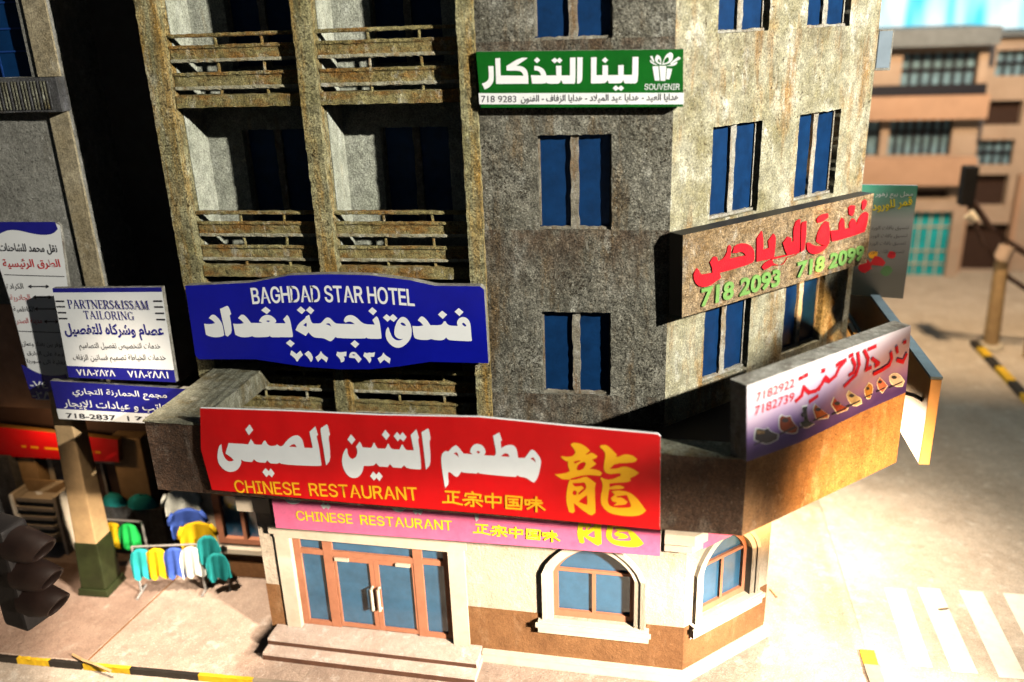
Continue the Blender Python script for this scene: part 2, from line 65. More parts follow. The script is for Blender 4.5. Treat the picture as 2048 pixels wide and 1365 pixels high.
RIY_AR=[[[0.17,-1.87],[0.256,-1.786],[0.308,-1.838],[0.328,-1.889],[0.396,-1.926],[0.632,-1.936],[0.608,-1.836],[0.552,-1.741],[0.639,-1.662],[0.716,-1.676],[0.757,-1.767],[0.875,-1.753],[0.955,-1.672],[0.981,-1.556],[1.031,-1.529],[1.07,-1.584],[1.061,-1.691],[1.041,-1.772],[1.458,-1.787],[1.342,-1.693],[1.201,-1.698],[1.104,-1.68],[1.14,-1.584],[1.26,-1.551],[1.438,-1.57],[1.589,-1.651],[1.671,-1.752],[1.685,-1.904],[1.618,-1.96],[1.188,-1.971],[0.805,-1.97],[0.846,-2.064],[0.712,-2.11],[0.561,-2.153],[0.409,-2.14],[0.272,-2.081],[0.184,-1.968]],[[1.715,-1.538],[1.84,-1.424],[1.897,-1.618],[1.902,-1.769],[2.06,-1.765],[2.027,-1.629],[2.166,-1.528],[2.231,-1.601],[2.23,-1.764],[2.215,-1.977],[1.745,-1.952]],[[1.896,-2.082],[1.974,-2.021],[2.103,-1.994],[2.169,-1.994],[2.204,-2.051],[2.154,-2.118],[1.968,-2.146]],[[2.163,-1.961],[2.393,-1.972],[2.588,-1.982],[2.52,-1.906],[2.434,-1.737],[2.568,-1.646],[2.67,-1.689],[2.669,-1.759],[2.738,-1.765],[2.699,-1.529],[2.771,-1.402],[2.877,-1.38],[2.9,-1.562],[2.926,-1.849],[2.926,-2.004],[2.772,-2.041],[2.594,-2.035],[2.526,-2.125],[2.413,-2.149],[2.233,-2.083],[2.148,-2.003]],[[2.923,-1.515],[2.945,-1.455],[3.063,-1.442],[3.09,-1.645],[3.073,-1.979],[2.969,-1.999]],[[3.13,-1.871],[3.209,-1.859],[3.3,-1.927],[3.473,-1.984],[3.685,-2.008],[3.552,-1.958],[3.407,-1.88],[3.419,-1.751],[3.504,-1.622],[3.637,-1.539],[3.735,-1.568],[3.796,-1.762],[3.825,-1.952],[3.734,-2.057],[3.576,-2.122],[3.388,-2.121],[3.237,-2.067],[3.144,-1.978]],[[3.359,-1.469],[3.472,-1.397],[3.678,-1.396],[3.711,-1.472],[3.573,-1.529],[3.41,-1.535]],[[3.826,-1.753],[4.097,-1.778],[4.067,-1.66],[4.147,-1.554],[4.22,-1.605],[4.26,-1.785],[4.426,-1.792],[4.39,-1.712],[4.485,-1.62],[4.58,-1.662],[4.65,-1.808],[4.654,-1.7],[4.767,-1.583],[4.896,-1.548],[4.985,-1.603],[4.986,-1.794],[4.923,-1.949],[4.544,-1.967],[4.106,-1.974],[3.89,-1.964]],[[4.316,-1.394],[4.396,-1.353],[4.521,-1.378],[4.52,-1.505],[4.454,-1.568],[4.347,-1.518]],[[4.745,-1.458],[4.746,-1.338],[4.831,-1.31],[4.893,-1.346],[4.879,-1.451],[4.799,-1.507]]]
SHOE_S=[[[-0.143,-3.164],[-0.027,-3.115],[0.001,-2.977]],[[0.003,-2.993],[0.131,-3.109],[0.292,-3.12],[0.419,-3.04],[0.477,-2.956],[0.584,-3.05]],[[0.173,-3.261],[0.328,-3.221]],[[-0.107,-2.823],[-0.063,-2.822]],[[-0.002,-2.809],[0.047,-2.805]],[[0.39,-2.826],[0.432,-2.827]],[[0.348,-3.113],[0.41,-3.039],[0.448,-2.984],[0.576,-3.044],[0.716,-2.99],[0.776,-2.888],[0.911,-2.793]],[[0.72,-2.822],[0.781,-2.799],[0.911,-2.793]],[[0.391,-2.834],[0.428,-2.835]],[[0.959,-3.225],[1.102,-3.156],[1.21,-3.105],[1.263,-2.959],[1.199,-2.746]],[[1.075,-2.807],[1.162,-2.934],[1.142,-3.048],[1.049,-3.063]],[[1.008,-2.745],[1.064,-2.739]],[[1.354,-2.745],[1.469,-2.905],[1.457,-3.062]],[[1.461,-2.744],[1.618,-2.736]],[[1.573,-2.93],[1.756,-3.057],[1.679,-3.078]],[[1.441,-3.084],[1.558,-3.074]],[[2.042,-2.952],[2.083,-3.057],[2.04,-3.155],[1.862,-3.192],[1.662,-3.209]],[[2.356,-2.85],[2.397,-2.849]],[[2.175,-2.889],[2.214,-2.98]],[[2.242,-3.124],[2.403,-3.191],[2.466,-3.082]]]
SHOES=[[[-1.005,-3.461],[-0.984,-3.356],[-0.931,-3.355],[-0.776,-3.434],[-0.715,-3.412],[-0.642,-3.499],[-0.446,-3.608],[-0.47,-3.691],[-0.686,-3.707],[-0.842,-3.633],[-0.999,-3.536]],[[-0.49,-3.504],[-0.498,-3.322],[-0.448,-3.288],[-0.354,-3.348],[-0.242,-3.364],[-0.159,-3.504],[-0.032,-3.625],[-0.045,-3.705],[-0.135,-3.711],[-0.392,-3.599]],[[-0.006,-3.284],[0.12,-3.295],[0.125,-3.421],[0.194,-3.609],[0.343,-3.678],[0.138,-3.71],[-0.001,-3.601],[-0.018,-3.554],[0.085,-3.559]],[[0.249,-3.407],[0.284,-3.325],[0.454,-3.465],[0.667,-3.628],[0.649,-3.675],[0.359,-3.623]],[[0.672,-3.452],[0.72,-3.332],[0.889,-3.513],[1.119,-3.632],[1.106,-3.669],[0.854,-3.665]],[[1.023,-3.389],[1.07,-3.321],[1.246,-3.45],[1.421,-3.553],[1.459,-3.66],[1.282,-3.672],[1.104,-3.533]],[[1.468,-3.416],[1.562,-3.325],[1.674,-3.389],[1.715,-3.51],[1.656,-3.632],[1.573,-3.623],[1.495,-3.519]],[[1.775,-3.388],[1.832,-3.307],[1.964,-3.411],[2.09,-3.528],[1.962,-3.626],[1.828,-3.513]],[[2.089,-3.361],[2.176,-3.321],[2.356,-3.381],[2.543,-3.564],[2.496,-3.651],[2.294,-3.604],[2.123,-3.481]]]
SHOE_IN=[[[-0.971,-3.375],[-0.785,-3.456],[-0.781,-3.497],[-0.943,-3.456]]]
Q_hotel=[[-8.514,-2.11],[-7.262,-2.038],[-6.496,-1.892],[-5.761,-1.865],[-5.042,-1.875],[-4.339,-1.955],[-3.907,-2.047],[-3.126,-2.045],[-3.061,-2.106],[-3.044,-3.442],[-4.093,-3.444],[-4.648,-3.547],[-5.21,-3.622],[-5.774,-3.639],[-6.435,-3.611],[-7.383,-3.492],[-8.49,-3.525],[-8.548,-3.457]]
Q_souv=[[-3.05,1.696],[0.122,1.638],[0.142,0.802],[-3.012,0.85]]
B_souv=[[-3.041,1.073],[0.151,1.009],[0.149,0.839],[-3.033,0.904]]
Q_rest=[[-7.277,-3.527],[-5.883,-3.489],[-4.222,-3.467],[-2.641,-3.404],[-1.36,-3.464],[-0.012,-3.514],[0.025,-3.552],[0.055,-5.104],[-2.403,-5.065],[-4.882,-5.063],[-7.322,-5.024],[-7.393,-4.282]]
Q_riy=[[-0.079,-1.18],[5.139,-1.234],[5.147,-2.617],[-0.036,-2.584]]
Q_shoe=[[-1.203,-2.644],[2.514,-2.6],[2.626,-3.786],[1.437,-3.812],[0.035,-3.89],[-1.111,-3.842]]
Q_tail=[[-11.265,-2.232],[-9.054,-2.182],[-9.116,-4.059],[-11.351,-4.03]]
Q_clin=[[-11.823,-4.14],[-8.681,-4.22],[-8.813,-4.982],[-11.826,-4.96]]
Q_white=[[-12.706,-1.102],[-11.219,-1.1],[-11.148,-1.147],[-11.51,-4.724],[-12.556,-4.741],[-12.58,-2.613]]
Q_pink=[[-6.84,-5.824],[0.028,-5.77],[0.04,-6.259],[-6.847,-6.356]]
Q_flow=[[3.713,-1.184],[4.851,-1.21],[4.842,-3.548],[3.742,-3.479]]
Q_redl=[[-15.451,-6.149],[-12.034,-6.373],[-12.119,-6.946],[-15.673,-6.935]]
TX={"hotel":[[-7.263,-2.427],[-4.295,-2.411],0.288],"rest":[[-6.886,-5.036],[-3.725,-4.919],0.229],"souvenir":[[-0.446,1.067],[0.082,1.054],0.088],"souvnum":[[-3.0,0.934],[-2.438,0.922],0.1],"souvar":[[-2.366,0.929],[0.072,0.9],0.106],"riy1":[[0.364,-2.489],[2.423,-2.534],0.33],"riy2":[[2.901,-2.489],[4.964,-2.521],0.307],"shoe1":[[-1.008,-2.946],[-0.212,-2.925],0.141],"shoe2":[[-1.02,-3.149],[-0.196,-3.15],0.143],"tail1":[[-11.017,-2.619],[-9.355,-2.608],0.169],"tail2":[[-10.733,-2.821],[-9.7,-2.82],0.16],"tail3":[[-11.211,-3.172],[-9.17,-3.152],0.243],"tail4":[[-10.977,-3.429],[-9.297,-3.395],0.122],"tail5":[[-11.162,-3.681],[-9.229,-3.624],0.124],"tail6":[[-11.158,-3.981],[-10.343,-3.976],0.135],"tail7":[[-10.084,-3.988],[-9.245,-3.981],0.145],"clin1":[[-11.39,-4.412],[-9.39,-4.433],0.15],"clin2":[[-11.649,-4.68],[-9.284,-4.704],0.174],"clin3":[[-11.643,-4.93],[-10.57,-4.939],0.111],"clin4":[[-10.324,-4.94],[-9.224,-4.946],0.11],"w1":[[-12.535,-1.644],[-11.314,-1.664],0.157],"w2":[[-12.535,-1.959],[-11.32,-1.947],0.16],"w3":[[-12.575,-2.39],[-12.214,-2.375],0.113],"w4":[[-12.558,-2.613],[-12.12,-2.595],0.112],"w5":[[-12.552,-2.838],[-12.093,-2.829],0.103],"w6":[[-12.552,-3.086],[-11.992,-3.074],0.114],"w7":[[-12.552,-3.548],[-11.62,-3.555],0.097],"w8":[[-12.49,-3.737],[-11.613,-3.755],0.086],"w9":[[-12.534,-3.91],[-11.709,-3.928],0.087],"w10":[[-12.602,-4.478],[-12.041,-4.48],0.154],"w11":[[-12.616,-4.71],[-12.064,-4.712],0.166],"pink":[[-6.409,-6.148],[-3.507,-6.094],0.189],"flow1":[[4.072,-1.456],[4.778,-1.458],0.101],"flow2":[[4.057,-1.759],[4.799,-1.638],0.173],"flowl0":[[4.065,-2.117],[4.779,-2.105],0.082],"flowl1":[[4.063,-2.283],[4.77,-2.27],0.083],"flowl2":[[4.06,-2.439],[4.76,-2.425],0.083],"flowl3":[[4.059,-2.618],[4.752,-2.602],0.084],"redl":[[-14.491,-6.655],[-12.542,-6.713],0.174]}
W_TOP=[[-12.58, -1.075], [-11.231, -1.074], [-11.205, -1.208], [-11.318, -1.298], [-11.522, -1.328], [-11.776, -1.293], [-12.025, -1.234], [-12.222, -1.225], [-12.44, -1.295], [-12.677, -1.424]]
W_BOT=[[-12.689, -3.971], [-12.579, -4.019], [-12.397, -4.133], [-12.168, -4.2], [-11.884, -4.184], [-11.736, -4.146], [-11.597, -4.741], [-12.632, -4.711]]
W_ARROWS=[[[-12.094, -2.336], [-11.671, -2.33]], [[-12.094, -2.336], [-12.04, -2.31]], [[-12.094, -2.336], [-12.053, -2.361]], [[-11.671, -2.33], [-11.712, -2.306]], [[-11.671, -2.33], [-11.724, -2.356]], [[-12.047, -2.551], [-11.674, -2.545]], [[-12.047, -2.551], [-11.993, -2.525]], [[-12.047, -2.551], [-12.006, -2.576]], [[-11.674, -2.545], [-11.715, -2.52]], [[-11.674, -2.545], [-11.727, -2.571]], [[-12.073, -2.789], [-11.579, -2.78]], [[-12.073, -2.789], [-12.019, -2.762]], [[-12.073, -2.789], [-12.032, -2.814]], [[-11.579, -2.78], [-11.62, -2.755]], [[-11.579, -2.78], [-11.633, -2.806]], [[-11.933, -3.045], [-11.642, -3.039]], [[-11.933, -3.045], [-11.878, -3.018]], [[-11.933, -3.045], [-11.891, -3.07]], [[-11.642, -3.039], [-11.683, -3.014]], [[-11.642, -3.039], [-11.696, -3.066]]]
W_LINES=[[[-12.558, -2.105], [-11.288, -2.128]], [[-12.59, -3.259], [-11.664, -3.27]]]
GLY={}
GLY['A']=[[[0.023,0.0],[0.288,0.73],[0.396,0.73],[0.664,0.0],[0.567,0.0],[0.412,0.433],[0.379,0.534],[0.333,0.686],[0.305,0.532],[0.274,0.433],[0.122,0.0]],[[0.158,0.204],[0.158,0.285],[0.531,0.285],[0.531,0.204]]]
GLY['B']=[[[0.086,0.0],[0.086,0.73],[0.346,0.73],[0.393,0.727],[0.436,0.719],[0.472,0.704],[0.502,0.684],[0.526,0.661],[0.546,0.634],[0.559,0.604],[0.568,0.571],[0.571,0.536],[0.569,0.506],[0.555,0.459],[0.528,0.423],[0.492,0.399],[0.452,0.383],[0.498,0.364],[0.542,0.336],[0.577,0.291],[0.589,0.264],[0.597,0.231],[0.599,0.195],[0.597,0.159],[0.588,0.126],[0.574,0.096],[0.554,0.069],[0.528,0.044],[0.493,0.026],[0.455,0.011],[0.407,0.003],[0.354,0.0]],[[0.179,0.082],[0.351,0.082],[0.403,0.086],[0.443,0.096],[0.473,0.115],[0.493,0.138],[0.506,0.165],[0.509,0.196],[0.502,0.242],[0.478,0.283],[0.439,0.313],[0.386,0.328],[0.356,0.331],[0.179,0.331]],[[0.179,0.409],[0.341,0.409],[0.392,0.416],[0.433,0.436],[0.463,0.468],[0.48,0.509],[0.478,0.564],[0.468,0.591],[0.449,0.615],[0.422,0.634],[0.387,0.644],[0.344,0.648],[0.179,0.648]]]
GLY['C']=[[[0.383,-0.01],[0.323,-0.004],[0.267,0.01],[0.215,0.036],[0.171,0.07],[0.132,0.113],[0.1,0.165],[0.076,0.225],[0.063,0.291],[0.057,0.364],[0.063,0.437],[0.076,0.505],[0.1,0.564],[0.132,0.615],[0.171,0.658],[0.215,0.694],[0.267,0.719],[0.323,0.734],[0.383,0.74],[0.42,0.737],[0.455,0.733],[0.488,0.723],[0.519,0.711],[0.549,0.696],[0.577,0.676],[0.601,0.654],[0.624,0.628],[0.643,0.599],[0.658,0.569],[0.67,0.535],[0.678,0.499],[0.585,0.499],[0.569,0.545],[0.545,0.584],[0.512,0.614],[0.473,0.637],[0.43,0.65],[0.383,0.654],[0.34,0.65],[0.3,0.638],[0.264,0.62],[0.231,0.594],[0.202,0.561],[0.179,0.522],[0.162,0.476],[0.152,0.423],[0.148,0.364],[0.152,0.305],[0.162,0.254],[0.179,0.208],[0.202,0.168],[0.231,0.135],[0.264,0.109],[0.301,0.09],[0.34,0.08],[0.383,0.076],[0.43,0.08],[0.473,0.093],[0.512,0.116],[0.545,0.146],[0.569,0.184],[0.585,0.229],[0.678,0.229],[0.67,0.194],[0.658,0.161],[0.643,0.131],[0.624,0.102],[0.602,0.076],[0.577,0.054],[0.549,0.034],[0.521,0.019],[0.489,0.007],[0.455,-0.003],[0.42,-0.009]]]
GLY['D']=[[[0.314,0.0],[0.138,0.0],[0.138,0.082],[0.308,0.082],[0.364,0.086],[0.413,0.098],[0.456,0.116],[0.492,0.142],[0.521,0.175],[0.544,0.214],[0.559,0.26],[0.569,0.31],[0.572,0.366],[0.569,0.422],[0.559,0.472],[0.544,0.518],[0.522,0.556],[0.493,0.588],[0.459,0.614],[0.417,0.632],[0.37,0.644],[0.317,0.648],[0.133,0.648],[0.133,0.73],[0.323,0.73],[0.392,0.724],[0.452,0.71],[0.506,0.686],[0.552,0.653],[0.591,0.611],[0.621,0.561],[0.644,0.503],[0.657,0.439],[0.663,0.366],[0.657,0.294],[0.644,0.228],[0.621,0.171],[0.589,0.119],[0.551,0.077],[0.503,0.044],[0.447,0.02],[0.384,0.004]],[[0.179,0.73],[0.179,0.0],[0.086,0.0],[0.086,0.73]]]
GLY['E']=[[[0.086,0.0],[0.086,0.73],[0.534,0.73],[0.534,0.648],[0.179,0.648],[0.179,0.41],[0.509,0.41],[0.509,0.328],[0.179,0.328],[0.179,0.082],[0.538,0.082],[0.538,0.0]]]
GLY['G']=[[[0.386,-0.01],[0.323,-0.004],[0.265,0.01],[0.214,0.036],[0.169,0.07],[0.131,0.113],[0.099,0.166],[0.076,0.225],[0.062,0.291],[0.057,0.364],[0.062,0.437],[0.076,0.505],[0.099,0.564],[0.131,0.615],[0.168,0.658],[0.214,0.694],[0.264,0.719],[0.32,0.734],[0.38,0.74],[0.417,0.737],[0.453,0.731],[0.488,0.723],[0.521,0.708],[0.551,0.693],[0.578,0.673],[0.604,0.65],[0.625,0.625],[0.644,0.597],[0.66,0.567],[0.671,0.535],[0.68,0.501],[0.585,0.501],[0.567,0.544],[0.542,0.582],[0.511,0.612],[0.473,0.635],[0.43,0.65],[0.38,0.654],[0.338,0.65],[0.3,0.638],[0.262,0.62],[0.229,0.594],[0.202,0.562],[0.179,0.522],[0.162,0.476],[0.152,0.423],[0.148,0.364],[0.152,0.305],[0.162,0.254],[0.179,0.208],[0.202,0.168],[0.231,0.136],[0.264,0.109],[0.301,0.09],[0.341,0.08],[0.386,0.076],[0.425,0.079],[0.462,0.087],[0.495,0.102],[0.523,0.122],[0.548,0.146],[0.568,0.176],[0.584,0.211],[0.592,0.248],[0.595,0.29],[0.406,0.285],[0.406,0.367],[0.686,0.367],[0.686,0.287],[0.681,0.229],[0.668,0.178],[0.647,0.131],[0.618,0.089],[0.582,0.054],[0.541,0.027],[0.493,0.007],[0.442,-0.006]]]
GLY['H']=[[[0.086,0.0],[0.086,0.73],[0.179,0.73],[0.179,0.414],[0.562,0.414],[0.562,0.73],[0.655,0.73],[0.655,0.0],[0.562,0.0],[0.562,0.333],[0.179,0.333],[0.179,0.0]]]
GLY['I']=[[[0.044,0.0],[0.044,0.082],[0.169,0.082],[0.169,0.648],[0.044,0.648],[0.044,0.73],[0.386,0.73],[0.386,0.648],[0.262,0.648],[0.262,0.082],[0.386,0.082],[0.386,0.0]]]
GLY['L']=[[[0.086,0.0],[0.086,0.73],[0.179,0.73],[0.179,0.082],[0.518,0.082],[0.518,0.0]]]
GLY['N']=[[[0.086,0.0],[0.086,0.73],[0.195,0.73],[0.492,0.262],[0.521,0.217],[0.556,0.153],[0.594,0.079],[0.575,0.155],[0.572,0.225],[0.572,0.28],[0.572,0.73],[0.664,0.73],[0.664,0.0],[0.555,0.0],[0.29,0.416],[0.254,0.475],[0.212,0.546],[0.155,0.648],[0.175,0.551],[0.178,0.47],[0.179,0.417],[0.179,0.0]]]
GLY['O']=[[[0.383,-0.01],[0.323,-0.004],[0.267,0.01],[0.215,0.036],[0.171,0.07],[0.132,0.113],[0.1,0.165],[0.076,0.225],[0.063,0.291],[0.057,0.364],[0.063,0.437],[0.076,0.505],[0.1,0.564],[0.132,0.615],[0.171,0.658],[0.215,0.694],[0.267,0.719],[0.323,0.734],[0.383,0.74],[0.443,0.734],[0.499,0.719],[0.551,0.694],[0.595,0.658],[0.634,0.615],[0.665,0.564],[0.688,0.505],[0.703,0.437],[0.707,0.364],[0.703,0.291],[0.688,0.225],[0.665,0.165],[0.634,0.113],[0.595,0.07],[0.551,0.036],[0.499,0.01],[0.443,-0.004]],[[0.383,0.076],[0.425,0.079],[0.465,0.09],[0.501,0.109],[0.534,0.135],[0.562,0.166],[0.585,0.207],[0.602,0.252],[0.614,0.305],[0.617,0.364],[0.614,0.423],[0.602,0.476],[0.585,0.523],[0.562,0.562],[0.534,0.595],[0.501,0.621],[0.465,0.64],[0.425,0.65],[0.383,0.654],[0.34,0.65],[0.301,0.638],[0.264,0.621],[0.231,0.595],[0.204,0.562],[0.179,0.522],[0.162,0.476],[0.152,0.423],[0.148,0.364],[0.152,0.305],[0.162,0.252],[0.179,0.207],[0.204,0.168],[0.231,0.135],[0.264,0.109],[0.301,0.09],[0.34,0.079]]]
GLY['R']=[[[0,0],[0,0.73],[0.3,0.73],[0.4,0.715],[0.48,0.66],[0.51,0.58],[0.51,0.48],[0.47,0.39],[0.385,0.34],[0.55,0],[0.44,0],[0.285,0.32],[0.1,0.32],[0.1,0]],[[0.1,0.41],[0.29,0.41],[0.37,0.44],[0.41,0.49],[0.41,0.56],[0.37,0.62],[0.29,0.64],[0.1,0.64]]]
GLY['S']=[[[0.321,-0.013],[0.27,-0.01],[0.224,-0.001],[0.184,0.013],[0.146,0.033],[0.116,0.057],[0.092,0.086],[0.073,0.119],[0.06,0.156],[0.054,0.196],[0.149,0.196],[0.163,0.146],[0.195,0.109],[0.238,0.085],[0.293,0.072],[0.321,0.07],[0.353,0.072],[0.383,0.077],[0.435,0.099],[0.472,0.132],[0.493,0.175],[0.493,0.221],[0.476,0.257],[0.445,0.283],[0.351,0.318],[0.264,0.343],[0.208,0.363],[0.161,0.386],[0.123,0.414],[0.096,0.449],[0.08,0.489],[0.075,0.534],[0.077,0.574],[0.089,0.61],[0.108,0.643],[0.132,0.671],[0.162,0.694],[0.198,0.714],[0.237,0.729],[0.28,0.737],[0.326,0.74],[0.371,0.737],[0.414,0.729],[0.453,0.714],[0.488,0.694],[0.516,0.671],[0.541,0.644],[0.559,0.612],[0.571,0.578],[0.575,0.542],[0.483,0.542],[0.476,0.577],[0.459,0.604],[0.433,0.627],[0.402,0.644],[0.364,0.654],[0.323,0.658],[0.293,0.655],[0.24,0.643],[0.199,0.617],[0.174,0.581],[0.165,0.539],[0.175,0.495],[0.204,0.465],[0.242,0.442],[0.304,0.42],[0.379,0.4],[0.447,0.379],[0.493,0.356],[0.534,0.324],[0.567,0.284],[0.584,0.231],[0.585,0.199],[0.582,0.161],[0.572,0.125],[0.554,0.092],[0.531,0.062],[0.501,0.036],[0.463,0.016],[0.422,-0.0],[0.374,-0.01]]]
GLY['T']=[[[0.046,0.648],[0.046,0.73],[0.598,0.73],[0.598,0.648],[0.369,0.648],[0.369,0.0],[0.277,0.0],[0.277,0.648]]]
GLY['U']=[[[0.371,-0.011],[0.316,-0.009],[0.267,0.003],[0.221,0.022],[0.181,0.047],[0.148,0.079],[0.122,0.115],[0.102,0.155],[0.09,0.201],[0.086,0.248],[0.086,0.73],[0.178,0.73],[0.178,0.255],[0.181,0.222],[0.189,0.191],[0.202,0.162],[0.219,0.136],[0.242,0.115],[0.268,0.098],[0.298,0.085],[0.333,0.076],[0.371,0.075],[0.409,0.076],[0.443,0.085],[0.475,0.098],[0.501,0.115],[0.522,0.136],[0.541,0.162],[0.552,0.191],[0.561,0.222],[0.564,0.255],[0.564,0.73],[0.655,0.73],[0.655,0.248],[0.651,0.201],[0.64,0.155],[0.621,0.115],[0.594,0.079],[0.561,0.047],[0.521,0.022],[0.476,0.003],[0.426,-0.009]]]
GLY['V']=[[[0.293,0.0],[0.023,0.73],[0.12,0.73],[0.275,0.295],[0.308,0.196],[0.356,0.044],[0.383,0.198],[0.416,0.295],[0.567,0.73],[0.664,0.73],[0.399,0.0]]]
AR={}
AR['souvar']=''.join(chr(c) for c in [65253, 65262, 65256, 65236, 65247, 65165, 32, 45, 32, 65233, 65166, 65235, 65200, 65247, 65165, 32, 65166, 65267, 65165, 65194, 65259, 32, 45, 32, 65193, 65276, 65268, 65252, 65247, 65165, 32, 65194, 65268, 65227, 32, 65166, 65267, 65165, 65194, 65259, 32, 45, 32, 65194, 65268, 65228, 65247, 65165, 32, 65166, 65267, 65165, 65194, 65259])
AR['tail3']=''.join(chr(c) for c in [65246, 65268, 65212, 65236, 65176, 65248, 65247, 32, 65257, 65166, 65243, 65198, 65207, 65261, 32, 65249, 65166, 65212, 65227])
AR['tail4']=''.join(chr(c) for c in [65250, 65268, 65251, 65166, 65212, 65176, 65247, 65165, 32, 65246, 65268, 65212, 65236, 65175, 32, 65210, 65268, 65212, 65192, 65176, 65247, 65165, 32, 65173, 65166, 65251, 65194, 65191])
AR['tail5']=''.join(chr(c) for c in [65233, 65166, 65235, 65200, 65247, 65165, 32, 65254, 65268, 65175, 65166, 65204, 65235, 32, 65250, 65268, 65252, 65212, 65175, 32, 65172, 65219, 65166, 65268, 65192, 65247, 65165, 32, 65173, 65166, 65251, 65194, 65191])
AR['clin1']=''.join(chr(c) for c in [65265, 65197, 65166, 65184, 65176, 65247, 65165, 32, 65172, 65255, 65197, 65166, 65252, 65188, 65247, 65165, 32, 65226, 65252, 65184, 65251])
AR['clin2']=''.join(chr(c) for c in [65197, 65166, 65184, 65267, 65274, 65247, 32, 65173, 65165, 65193, 65166, 65268, 65227, 32, 65261, 32, 65168, 65175, 65166, 65244, 65251])
AR['w1']=''.join(chr(c) for c in [65173, 65166, 65256, 65187, 65166, 65208, 65248, 65247, 32, 65194, 65252, 65188, 65251, 32, 65246, 65240, 65255])
AR['w2']=''.join(chr(c) for c in [65172, 65268, 65204, 65268, 65163, 65198, 65247, 65165, 32, 65237, 65198, 65220, 65247, 65165])
AR['w3']=''.join(chr(c) for c in [65171, 65193, 65165, 65198, 65244, 65247, 65165])
AR['w4']=''.join(chr(c) for c in [65172, 65267, 65197, 65193, 65166, 65184, 65247, 65165])
AR['w5']=''.join(chr(c) for c in [65172, 65268, 65252, 65223, 65166, 65244, 65247, 65165])
AR['w6']=''.join(chr(c) for c in [65197, 65194, 65212, 65247, 65165, 32, 65172, 65256, 65267, 65194, 65251])
AR['w7']=''.join(chr(c) for c in [65253, 65166, 65252, 65227, 65261, 32, 65193, 65165, 65194, 65232, 65169, 32, 65254, 65268, 65169, 32, 65198, 65235, 65262, 65176, 65251])
AR['w8']=''.join(chr(c) for c in [65237, 65198, 65220, 65247, 65165, 32, 65264, 65248, 65227, 32, 65172, 65251, 65194, 65191])
AR['w9']=''.join(chr(c) for c in [65166, 65267, 65197, 65262, 65203, 32, 65264, 65247, 65165, 32, 65172, 65268, 65248, 65240, 65255])
AR['flow1']=''.join(chr(c) for c in [65197, 65262, 65259, 65199, 32, 65226, 65268, 65169, 32, 65246, 65188, 65251])
AR['flow2']=''.join(chr(c) for c in [65193, 65261, 65197, 65262, 65248, 65247, 32, 65198, 65252, 65239])
AR['flowl']=''.join(chr(c) for c in [65193, 65197, 65262, 65247, 65165, 32, 65173, 65166, 65239, 65166, 65169, 32, 65238, 65268, 65204, 65256, 65175])
